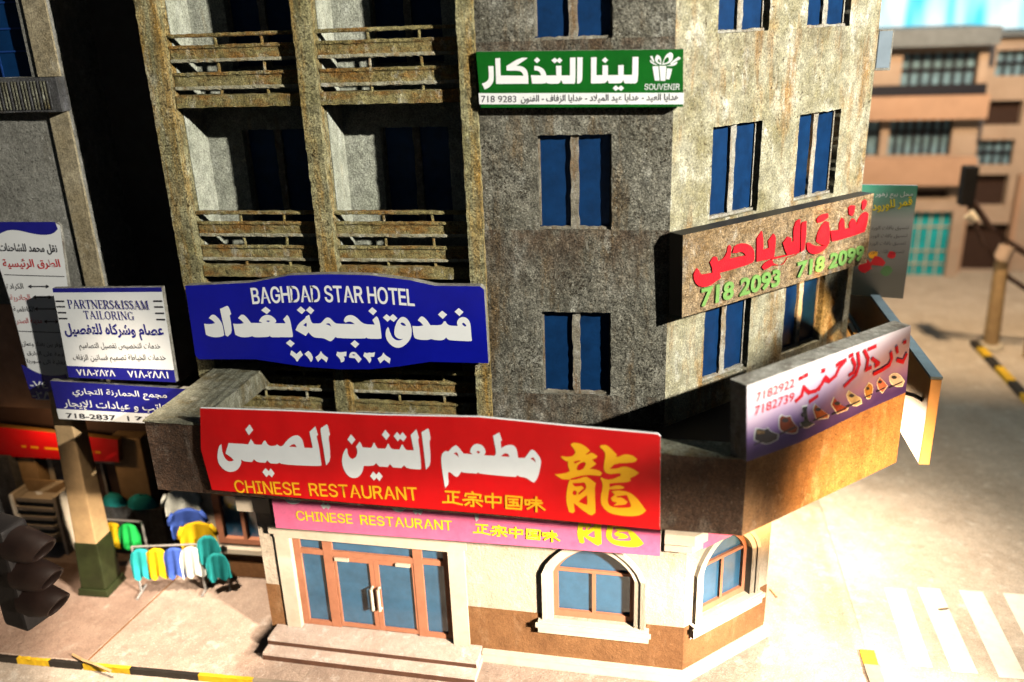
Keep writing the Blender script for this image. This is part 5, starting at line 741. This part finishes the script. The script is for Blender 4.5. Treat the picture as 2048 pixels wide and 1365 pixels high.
# tailoring sign, clinic sign, tall transport sign
sg = Sign('tail', 'tailoring_sign', 'square white tailoring sign with navy top and bottom bars, above the navy clinic sign', thick=.1, face=M['white'], side=M['sign_edge'], outline=Q_tail)
q = Q_tail
def lerp(a, b, t): return [a[0] + (b[0] - a[0]) * t, a[1] + (b[1] - a[1]) * t]
def bandq(q, t0, t1): return [lerp(q[0], q[3], t0), lerp(q[1], q[2], t0), lerp(q[1], q[2], t1), lerp(q[0], q[3], t1)]
sg.sheet('navy_bar', [bandq(q, 0, .045)], M['navy'], .004); sg.sheet('navy_bar', [bandq(q, .865, 1)], M['navy'], .004)
for t in (.14, .20, .265, .33):
    for f0, f1 in ((.015, .085), (.915, .985)):
        a, b = lerp(q[0], q[3], t), lerp(q[1], q[2], t); sg.strokes('dash_mark', [[lerp(a, b, f0), lerp(a, b, f1)]], .03, M['ink'], .006)
sg.serif('lettering', 'PARTNERS&ISSAM', 'tail1', M['navy'], .006); sg.serif('lettering', 'TAILORING', 'tail2', M['navy'], .006)
sg.text('arabic_lettering', AR['tail3'], 'tail3', M['navy'], .006, .03, hs=1.35, ofs=(0, -.07)); sg.text('small_lettering', AR['tail4'], 'tail4', M['ink'], .006, hs=1.4, ofs=(0, -.04)); sg.text('small_lettering', AR['tail5'], 'tail5', M['ink'], .006, hs=1.4, ofs=(0, -.04))
sg.text('phone_number', 'V1\u039b-\u0662\u039b\u0662\u039b', 'tail6', M['white'], .008, .02); sg.text('phone_number', 'V1\u039b-\u0662\u039b\u039b1', 'tail7', M['white'], .008, .02)
sg = Sign('clin', 'clinic_sign', 'navy clinic sign with white Arabic lines and a white phone strip, below the tailoring sign', thick=.12, face=M['navy'], side=M['sign_edge'], outline=Q_clin)
q = Q_clin; sg.sheet('phone_strip', [bandq(q, .73, 1)], M['white'], .004)
sg.text('arabic_lettering', AR['clin1'], 'clin1', M['white'], .006, .01, hs=1.3, ofs=(0, -.05)); sg.text('arabic_lettering', AR['clin2'], 'clin2', M['white'], .006, .01, hs=1.25, ofs=(0, -.06))
sg.text('phone_number', '718-2837', 'clin3', M['ink'], .008, .02); sg.text('phone_number', '| 718-28', 'clin4', M['ink'], .008, .02)
sg = Sign('white', 'transport_sign', 'tall white sign with navy wavy bands and red and black lines at far left', thick=.08, face=M['white'], side=M['sign_edge'], outline=Q_white)
u = lambda x, y: wloc(x, y)
sg.sheet('navy_wave', [W_TOP], M['navy'], .004, it=1); sg.sheet('navy_wave', [W_BOT], M['navy'], .004, it=1)
for k, mt in (('w1', 'ink'), ('w2', 'red_ink'), ('w3', 'ink'), ('w4', 'red_ink'), ('w5', 'ink'), ('w6', 'red_ink'), ('w7', 'ink'), ('w8', 'ink'), ('w9', 'ink')):
    sg.text('arabic_lettering', AR[k], k, M[mt], .006, .02 if k in ('w1', 'w2') else 0, hs=1.3, ofs=(0, -.04))
sg.strokes('arrow', W_ARROWS, .022, M['ink'], .006); sg.strokes('divider_line', W_LINES, .014, M['ink'], .006)
sg.text('phone_number', '-V\u0664 1', 'w10', M['white'], .008, .02); sg.text('phone_number', '-\u0662\u039b1', 'w11', M['white'], .008, .02)
sg = Sign('flow', 'flower_shop_sign', 'grey flower shop sign fading to green on top, sticking out beyond the tan hotel sign', thick=.08, face=M['flower_face'], side=M['metal'], outline=Q_flow)
sg.text('arabic_lettering', AR['flow1'], 'flow1', M['white'], .006, hs=1.3); sg.text('arabic_lettering', AR['flow2'], 'flow2', M['lemon'], .006, .02, hs=1.3)
for i in range(4): sg.text('small_lettering', AR['flowl'], 'flowl%d' % i, M['ink'], .006, hs=1.2)
def blob(cx, cz, r, n=9): return [(cx + r * random.uniform(.75, 1.15) * math.cos(2 * math.pi * k / n), cz + r * random.uniform(.75, 1.15) * math.sin(2 * math.pi * k / n)) for k in range(n)]
sg.sheet('flower_picture', [blob(4.02, -2.85, .14), blob(4.25, -2.78, .15), blob(4.52, -2.62, .09)], M['red_ink'], .006, it=1)
sg.sheet('flower_picture', [blob(4.16, -2.62, .1)], M['gold'], .005, it=1)
sg.sheet('leaf_picture', [blob(3.95, -2.66, .11), blob(4.45, -2.95, .12)], M['green'], .004, it=1)
m = MB(); m.box(3.55, 3.75, 4.02, 4.06, -1.7, -1.6); m.box(3.55, 3.75, 4.02, 4.06, -3.1, -3.0); m.build('bracket', M['metal'], sg.root)
r_ = thing('blank_sign', (3.95, 3.85, 1.0), 'small blank pale blue box sign sticking out high beside the hotel corner', 'sign')
m = MB(); m.box(3.76, 4.04, 3.80, 3.95, 1.0, 1.73); m.build('board', M['sign_edge'], r_, bevel=.015)
m = MB(); m.box(3.78, 4.01, 3.792, 3.7985, 1.05, 1.70); m.build('face', painted('pale_blue_print', (.20, .25, .29), .4, .1), r_)
sg = Sign('redl', 'red_shop_sign', 'red shop sign with yellow marks over the dark shopfront at far left', thick=.15, face=M['red'], side=M['orange_wood'], outline=Q_redl)
A_, B_, h_ = TX['redl']
sg.strokes('yellow_script', [[lerp(A_, B_, a), lerp(A_, B_, b)] for a, b in ((.0, .04), (.12, .2), (.3, .62), (.68, .9), (.95, 1.0))], .05, M['gold'], .006)

# ================================================================ LEFT HOUSE
LH = thing('left_house', (-13.5, 2, GZ), 'pale plastered house at far left with a dark blue window and dark slatted ledge', 'building')
OY = Vector((0, 1.0, 0))
m = MB(); wallsheet(m, [rect(-20, -11.12, -5.35, 6), rect(-14.0, -11.72, 1.46, 3.4)], OY, FU, FN, .2)
m.poly([(-11.12, 1, -5.35), (-11.12, 2.25, -5.35), (-11.12, 2.25, 6), (-11.12, 1, 6)]); m.poly([(-20, 1, -5.35), (-11.12, 1, -5.35), (-11.12, 2.2, -5.35), (-20, 2.2, -5.35)])
m.poly([(-20, 1, 6), (-11.12, 1, 6), (-11.12, 2.25, 6), (-20, 2.25, 6)]); m.build('front_wall', M['left_wall'], LH)
m = MB(); m.prism(rect(-11.50, -11.11, -5.3, .84), OY, FU, FN, .001, .06); m.prism(rect(-11.56, -11.11, 1.46, 6), OY, FU, FN, .001, .05); m.build('pilaster', M['left_pilaster'], LH)
m = MB(); m.prism(rect(-20, -12.3, -5.34, -3.0), OY, FU, FN, .001, .05); m.build('lower_panel', M['left_tan'], LH)
m = MB(); m.rough(-20, -11.05, .72, 1.0, .85, 1.45, 40, .006); ld = m.build('ledge', M['dark_wall'], LH)
for k in range(46):
    x = -14.2 + k * .066
    m = MB(); m.box(x, x + .022, .695, .715, .9, 1.40) if k < 46 else None
    m.build('ledge_slat', M['canopy_top' if k % 3 else 'dark_wall'], ld)
m = MB(); m.prism(rect(-14.0, -11.7, 1.4, 3.45), OY, FU, FN, -.26, -.19); wn = m.build('window', M['pane'], LH)
m = MB()
for z in (1.9, 2.3, 2.75): m.prism(rect(-14.0, -11.73, z, z + .03), OY, FU, FN, -.19, -.165)
for x in (-12.45, -13.2): m.prism(rect(x, x + .03, 1.47, 3.38), OY, FU, FN, -.164, -.15)
m.build('glazing_bar', painted('blue_bar_paint', (.01, .045, .2), .4), wn)
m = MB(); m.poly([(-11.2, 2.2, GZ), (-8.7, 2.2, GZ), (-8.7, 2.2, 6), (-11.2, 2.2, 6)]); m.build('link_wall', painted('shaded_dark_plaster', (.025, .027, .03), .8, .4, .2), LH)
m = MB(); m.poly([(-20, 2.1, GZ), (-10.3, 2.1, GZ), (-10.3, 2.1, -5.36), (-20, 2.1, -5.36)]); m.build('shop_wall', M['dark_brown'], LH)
for x0, x1, mt in ((-12.35, -11.6, 'wood'), (-15.2, -14.4, 'wood'), (-10.75, -10.4, 'wood')):
    m = MB(); m.box(x0, x1, 1.75, 2.09, GZ, -6.4); m.build('shop_pillar', M[mt], LH)
m = MB()
for x in (-13.6, -12.95): m.box(x, x + .06, 2.02, 2.09, GZ, -7.25)
m.box(-13.9, -12.36, 2.02, 2.085, -7.25, -7.17); m.build('shop_door_frame', M['metal'], LH)
m = MB(); m.box(-14.3, -13.7, 1.98, 2.08, -8.0, -7.0); sw = m.build('shop_window', M['cream_trim'], LH)
m = MB(); m.box(-14.15, -13.85, 1.965, 1.979, -7.75, -7.15); m.build('pane', M['ink'], sw)
m = MB(); m.box(-16.5, -14.85, 1.5, 2.05, -8.6, -6.9); m.build('shop_shutter', M['dark_wall'], LH)
# stacked white trays on the rack in front of the shop
for k in range(5):
    z = -8.75 + k * .2; x0, x1, y0, y1 = -14.75 - .0, -13.8, 1.1 + k * .06, 1.75 + k * .03
    m = MB(); m.box(x0, x1, y0, y1, z, z + .03); m.box(x0, x1, y0 - .03, y0, z, z + .1); m.box(x0 - .03, x0, y0, y1, z, z + .1); m.box(x1, x1 + .03, y0, y1, z, z + .1)
    tag(m.build('tray', M['cream_trim'], base=(-14.3, 1.4, z)), ('lowest' if k == 0 else 'second lowest' if k == 1 else 'middle' if k == 2 else 'second highest' if k == 3 else 'topmost') + ' white display tray in the stack before the left shop', 'tray', 'white trays stacked before the left shop')
r_ = thing('tray_stand', (-14.3, 1.5, GZ), 'cream stand holding white trays in front of the left shop', 'stand')
for x in (-14.83, -13.72):
    m = MB(); m.box(x - .04, x + .04, 1.25, 1.75, GZ, -7.75); m.build('stand_side', M['cream_trim'], r_)
m = MB(); m.box(-14.79, -13.76, 1.72, 1.76, GZ, -7.6); m.build('stand_back', M['wood'], r_)

# ================================================================ POST under the signs
r_ = thing('sign_post', (-12.1, .2, GZ), 'square pale wooden post with a dark green base below the clinic sign', 'post')
def taper(m, p0, p1, h0, h1):
    p0, p1 = Vector(p0), Vector(p1)
    m.hexa([p0 + Vector((sx * h0, sy * h0, 0)) for sx, sy in ((-1,-1),(1,-1),(1,1),(-1,1))] + [p1 + Vector((sx * h1, sy * h1, 0)) for sx, sy in ((-1,-1),(1,-1),(1,1),(-1,1))])
m = MB(); taper(m, (-12.08, .2, -8.05), (-11.95, .2, -4.5), .25, .2); m.build('shaft', M['wood'], r_, bevel=.03)
m = MB(); taper(m, (-12.12, .2, -9.15), (-12.08, .2, -8.0), .3, .27); m.build('post_base', M['olive'], r_, bevel=.03)
m = MB(); taper(m, (-12.12, .2, GZ), (-12.12, .2, -9.14), .36, .34); m.build('footing', M['olive'], r_, bevel=.02)

# ================================================================ CLOTHES RACKS
CL = {'turquoise': (.03, .40, .40), 'yellow': (.75, .46, .01), 'blue': (.06, .12, .48), 'white': (.72, .74, .66), 'green': (.02, .50, .09)}
for k, c in CL.items(): M['cloth_' + k] = painted(k + '_cloth', c, .8, .1, .15, .15, .2, tuple(x * .6 for x in c), 5)
def garment(color, top, ax, w, h, label, seed, sleeves=False):
    """a shirt on a rail: grid of cloth with folds, shoulders, open hem; ax = direction across the cloth"""
    rnd = random.Random(seed); ax = Vector(ax).normalized(); nn = Vector((-ax.y, ax.x, 0)); top = Vector(top); m = MB(); nu, nv = 14, 10; idx = {}
    ph, fq = rnd.uniform(0, 6), rnd.uniform(2.3, 3.2)
    for side in (1, -1):
        for i in range(nu + 1):
            for j in range(nv + 1):
                u = i / nu * 2 - 1; v = j / nv
                ww = w * (.40 + .12 * min(1, v * 3)); drop = .10 * abs(u) ** 2.2 * (1 - v * .4) + (v * h) + (.075 * math.cos(7.5 * u + ph) * (v - .5) * 2 if v > .5 else 0)
                th = (.03 + .02 * v) * (1 - abs(u) ** 3) * side + .035 * math.sin(fq * 3 * u + ph + v) * (.3 + v)
                idx[side, i, j] = len(m.v); m.v.append(top + ax * (u * ww) + nn * th - Vector((0, 0, drop)))
    for side in (1, -1):
        for i in range(nu):
            for j in range(nv): m.f.append((idx[side,i,j], idx[side,i+1,j], idx[side,i+1,j+1], idx[side,i,j+1]))
    for i in range(nu): m.f.append((idx[1,i,0], idx[-1,i,0], idx[-1,i+1,0], idx[1,i+1,0]))
    for j in range(nv):
        for i in (0, nu): m.f.append((idx[1,i,j], idx[-1,i,j], idx[-1,i,j+1], idx[1,i,j+1]))
    for sx in ((-1, 1) if sleeves else ()):           # short sleeves
        a = top + ax * (sx * w * .40) - Vector((0, 0, .10)); b = a + ax * (sx * w * .16) - Vector((0, 0, h * .42))
        m.tube([a, (a + b) / 2 + ax * sx * .02, b], [.05, .05, .04], 8)
    o = m.build('shirt', M['cloth_' + color], base=top, smooth=True)
    return tag(o, label, 'shirt', 'shirts hanging on the racks')
def rack(name, p0, p1, z, label):
    p0, p1 = Vector(p0), Vector(p1); r_ = thing(name, ((p0 + p1) / 2).to_tuple()[:2] + (GZ,), label, 'clothes rack')
    m = MB(); m.tube([(p0.x, p0.y, z), (p1.x, p1.y, z)], .025, 8); m.build('rail', M['metal'], r_)
    d = (p1 - p0).normalized(); n = Vector((-d.y, d.x, 0))
    for p in (p0, p1):
        m = MB(); m.tube([(p.x, p.y, GZ + .04), (p.x, p.y, z)], .028, 8); m.build('upright', M['metal'], r_)
        m = MB(); a, b = p - n * .25, p + n * .25; m.tube([(a.x, a.y, GZ + .03), (b.x, b.y, GZ + .03)], .028, 8); m.build('foot', M['metal'], r_)
rack('clothes_rack', (-11.12, .1, 0), (-9.75, .35, 0), -8.12, 'low metal clothes rack nearest the street with four shirts facing forward')
for k, (c, t) in enumerate((('turquoise', .1), ('yellow', .34), ('blue', .62), ('white', .88))):
    garment(c, (-11.08 + 1.35 * t, .1 + .25 * t - .03, -8.16), (1, .25, 0), .50, .70, c + ' shirt on the front rack beside the post', 10 + k)
SIDE = (('white', (-10.17, .72, -7.02), 'white shirt highest on the side rack'), ('blue', (-10.03, .60, -7.42), 'blue shirt between white and yellow on the side rack'), ('yellow', (-9.78, .48, -7.66), 'yellow shirt in the middle of the side rack'), ('turquoise', (-9.52, .38, -7.92), 'turquoise shirt just below the yellow one on the side rack'), ('turquoise', (-9.30, .26, -8.26), 'turquoise shirt lowest at the near end of the side rack'))
r_ = thing('display_rack', (-9.9, .5, GZ), 'sloping metal display rack beside the restaurant wall with shirts stepped one below another', 'clothes rack')
m = MB(); m.tube([(-10.2, .86, -7.15), (-9.2, .4, -8.5)], .025, 8); m.build('rail', M['metal'], r_)
for x, y, z in ((-10.2, .86, -7.15), (-9.2, .4, -8.5)):
    m = MB(); m.tube([(x, y, GZ), (x, y, z)], .028, 8); m.build('upright', M['metal'], r_)
for k, (c, p, lb) in enumerate(SIDE): garment(c, p, (.95, .30, 0), .72 if k < 3 else .48, .62, lb, 30 + k, k < 3)
rack('clothes_rack', (-12.5, 1.1, 0), (-11.5, 1.1, 0), -8.15, 'dark clothes rack behind the post with a yellow and a green shirt')
for k, (c, x) in enumerate((('yellow', -12.25), ('green', -11.85))): garment(c, (x, 1.06, -8.2), (1, .1, 0), .5, .62, c + ' shirt on the rack behind the post', 50 + k)
r_ = thing('folded_cloth_pile', (-12.1, 1.7, GZ), 'dim turquoise cloth heap on the counter behind the post', 'cloth')
m = MB(); m.box(-12.9, -11.2, 1.45, 1.74, GZ, -8.05); m.build('counter', M['dark_wall'], r_)
for x, w in ((-12.45, .3), (-11.75, .38)):
    m = MB(); n = 12
    for j in range(5):
        for i in range(n): a = 2 * math.pi * i / n; rr = w * math.cos(j / 4 * 1.45); m.v.append(Vector((x + rr * math.cos(a), 1.6 + .5 * rr * math.sin(a), -8.05 + .28 * math.sin(j / 4 * 1.57) + random.uniform(-.01, .01))))
    for j in range(4):
        for i in range(n): m.f.append((j*n+i, j*n+(i+1)%n, (j+1)*n+(i+1)%n, (j+1)*n+i))
    m.build('cloth_heap', M['cloth_turquoise'], r_, smooth=True)

# ================================================================ TRAFFIC LIGHT, near left
r_ = TL = thing('traffic_light', (-10.7, -3.5, GZ - .12), 'dark traffic light with three hooded lamps facing right, at the near left edge', 'traffic light')
m = MB(); m.box(-11.0, -10.42, -3.78, -3.3, -7.25, -5.3); m.build('housing', M['black_metal'], r_, bevel=.06)
for z in (-5.66, -6.22, -6.72):
    m = MB(); n = 18; rows_ = []
    for k, (x, rr, cut) in enumerate(((-10.5, .31, 0), (-10.2, .28, 0), (-9.86, .22, .0))):
        rows_.append([Vector((x + (.16 * math.sin(a) if k == 2 else 0), -3.52 + rr * math.cos(a), z + rr * math.sin(a))) for a in [2 * math.pi * i / n for i in range(n)]])
    inner = [[Vector((v.x + (0.0 if k else .02), -3.52 + (v.y + 3.52) * .80, z + (v.z - z) * .80)) for v in row] for k, row in enumerate(rows_)]
    m.v = [v for row in rows_ for v in row] + [v for row in inner for v in row]; N3 = 3 * n
    for k in range(2):
        for i in range(n):
            j = (i + 1) % n; m.f.append((k*n+i, k*n+j, (k+1)*n+j, (k+1)*n+i)); m.f.append((N3+k*n+i, N3+(k+1)*n+i, N3+(k+1)*n+j, N3+k*n+j))
    for i in range(n): j = (i + 1) % n; m.f.append((2*n+i, 2*n+j, N3+2*n+j, N3+2*n+i))
    m.build('hood', M['rim'], r_, smooth=True)
    m = MB(); m.tube([(-10.43, -3.52, z), (-10.36, -3.52, z)], [.19, .17], 16); m.build('lens', M['black_metal'], r_)
m = MB(); m.tube([(-11.3, -4.4, GZ - .12), (-11.3, -4.4, -5.0)], .09, 10); m.build('pole', M['black_metal'], r_)
m = MB(); m.tube([(-11.3, -4.4, -6.35), (-10.9, -3.7, -6.35)], .05, 8); m.build('bracket', M['black_metal'], r_)

TL.rotation_euler = (0, 0, math.radians(-14)); TL.location.x += .05; TL.location.y += .1; TL.location.z += .05

# ================================================================ RIGHT BACKGROUND
BB = thing('far_building', (10, 26, GZ), 'peach apartment house far right with balcony bands and a turquoise door', 'building')
OB = Vector((0, 26, 0))
m = MB(); op = [rect(9.75, 12.75, -1.42, .22), rect(7.2, 8.6, -1.42, .1), rect(9.55, 12.1, -4.0, -2.45), rect(7.2, 9.2, -4.0, -2.45), rect(10.95, 12.6, -9.45, -6.45), rect(9.9, 12.3, -5.85, -5.45)]
wallsheet(m, [rect(5, 13.1, GZ - .12, .5)] + op, OB, FU, FN, .5); m.poly([(13.1, 26, GZ - .12), (13.1, 30, GZ - .12), (13.1, 30, .5), (13.1, 26, .5)])
m.build('front_wall', M['peach'], BB)
m = MB(); m.box(5, 13.25, 25.4, 30, .5, 1.2); m.build('roof', M['roof_grey'], BB)
for z0, z1, x1 in ((-2.42, -1.44, 13.2), (-5.2, -4.03, 13.1)):
    m = MB(); m.box(5, x1, 25.45, 25.99, z0, z1); m.build('balcony_band', M['peach_light'], BB)
m = MB(); m.box(5, 13.0, 25.42, 25.5, -1.43, -1.0); m.build('balcony_railing', M['ink'], BB)
for i, (x0, x1, z0, z1) in enumerate(((9.75, 12.75, -1.42, .22), (7.2, 8.6, -1.42, .1), (9.55, 12.1, -4.0, -2.45), (7.2, 9.2, -4.0, -2.45))):
    m = MB(); n = 7 if x1 - x0 > 2 else 4; w = (x1 - x0) / n
    for k in range(n + 1): m.box(x0 + k * w - .06, x0 + k * w + .06, 26.3, 26.42, z0, z1)
    m.box(x0, x1, 26.305, 26.41, z0 + .9, z0 + 1.02)
    w_ = m.build('window', M['ink'], BB); m = MB(); m.box(x0 - .1, x1 + .1, 26.45, 26.5, z0 - .1, z1 + .1); m.build('pane', M['far_pane'], w_)
m = MB(); m.box(10.9, 12.65, 26.3, 26.4, -9.5, -6.4); dr = m.build('door', M['cyan_glass'], BB)
m = MB()
for x in (11.3, 11.75, 12.2): m.box(x, x + .06, 26.26, 26.3, -9.4, -6.5)
for z in (-8.9, -8.3, -7.2): m.box(10.96, 12.6, 26.24, 26.259, z, z + .06)
m.build('door_bar', M['cream_trim'], dr)
m = MB(); m.box(9.9, 12.3, 26.4, 26.5, -5.9, -5.4); m.build('vent_slot', M['dark_brown'], BB)
BB2 = thing('far_annex', (15, 28, GZ), 'narrower brown annex beside the far peach house with small dark openings', 'building')
O2 = Vector((0, 27, 0)); op = [rect(13.75, 15.3, -.85, .2), rect(13.6, 15.1, -2.9, -1.85), rect(13.5, 15.0, -4.6, -3.5), rect(13.4, 15.0, -6.4, -5.0), rect(13.5, 15.4, -9.4, -7.2)]
m = MB(); wallsheet(m, [rect(13.1, 22, GZ - .12, .75)] + op, O2, FU, FN, .4); m.poly([(13.1, 27, .75), (22, 27, .75), (22, 31, .75), (13.1, 31, .75)]); m.build('front_wall', M['peach'], BB2)
m = MB(); m.box(13.11, 22, 26.7, 31, .76, .95); m.build('roof', M['roof_grey'], BB2)
for i, (x0, x1, z0, z1) in enumerate(((13.75, 15.3, -.85, .2), (13.5, 15.0, -4.6, -3.5))):
    m = MB()
    for k in range(5): x = x0 + (x1 - x0) * k / 4; m.box(x - .05, x + .05, 27.2, 27.3, z0, z1)
    m.box(x0, x1, 27.205, 27.29, (z0 + z1) / 2 - .05, (z0 + z1) / 2 + .05); w_ = m.build('window', M['ink'], BB2)
    m = MB(); m.box(x0 - .1, x1 + .1, 27.33, 27.38, z0 - .1, z1 + .1); m.build('pane', M['far_pane'], w_)
for x0, x1, z0, z1 in ((13.6, 15.1, -2.9, -1.85), (13.4, 15.0, -6.4, -5.0), (13.5, 15.4, -9.4, -7.2)):
    m = MB(); m.box(x0 - .1, x1 + .1, 27.37, 27.42, z0 - .1, z1 + .1); m.build('opening', M['dark_brown'], BB2)
for x in (13.3, 15.4):
    m = MB(); m.box(x - .1, x + .1, 26.6, 26.99, GZ - .12, -5.0); m.build('pillar', M['peach_light'], BB2)
# far signal mast
r_ = thing('signal_mast', (11.6, 17, GZ), 'pale pole carrying crossed dark arms and a black signal box across the far street', 'signal mast')
m = MB(); m.tube([(11.6, 17, GZ - .1), (11.5, 17, -6.1)], [.27, .22], 12); m.build('pole', M['wood'], r_)
m = MB(); m.tube([(11.6, 17, GZ - .1), (11.6, 17, GZ + .06)], [.42, .36], 14); m.build('pole_base', M['cream_trim'], r_)
m = MB(); m.tube([(10.05, 16.9, -3.9), (10.9, 16.95, -5.0), (11.9, 17.0, -5.75), (13.4, 17.0, -6.7)], .11, 8); m.build('arm', M['dark_brown'], r_)
m = MB(); m.tube([(10.1, 16.8, -4.2), (10.7, 16.85, -5.5), (11.8, 16.9, -6.8), (13.0, 16.9, -7.6)], .08, 8); m.build('stay', M['dark_brown'], r_)
m = MB(); m.box(9.78, 10.22, 16.6, 17.1, -4.25, -2.95); m.build('signal_box', M['black_metal'], r_, bevel=.05)
m = MB(); m.tube([(10.05, 16.55, -4.5), (10.3, 16.5, -4.7)], [.2, .12], 10); m.build('lamp', M['cream_trim'], r_)
m = MB(); m.tube([(11.45, 16.95, -6.2), (11.6, 17, -5.7)], .26, 10); m.build('joint', M['peach'], r_)
m = MB(); m.tube([(12.55, 16.2, GZ - .1), (12.5, 16.2, -5.5)], .17, 10); tag(m.build('street_pole', M['wood'], base=(12.55, 16.2, GZ)), 'plain orange wooden pole at the right edge behind the signal mast', 'pole')
# loose sticks on the ground
def stick(p, r, lab):
    m = MB(); m.tube(p, r, 6); tag(m.build('stick', M['wood'], base=p[0]), lab, 'stick')
stick([(-11.35, -1.95, GZ + .045), (-11.0, -2.12, GZ + .09), (-10.7, -2.2, GZ + .1), (-10.3, -2.3, GZ + .06)], .028, 'pale bent twig lying across the striped kerb')
stick([(2.32, 1.75, GZ + .02), (2.42, 1.5, GZ + .02)], .02, 'small dark splinter on the bright ground right of the corner')
stick([(5.62, 1.62, GZ - .10), (5.82, 1.68, GZ - .10)], .016, 'tiny pale splinter lying on a crosswalk stripe')
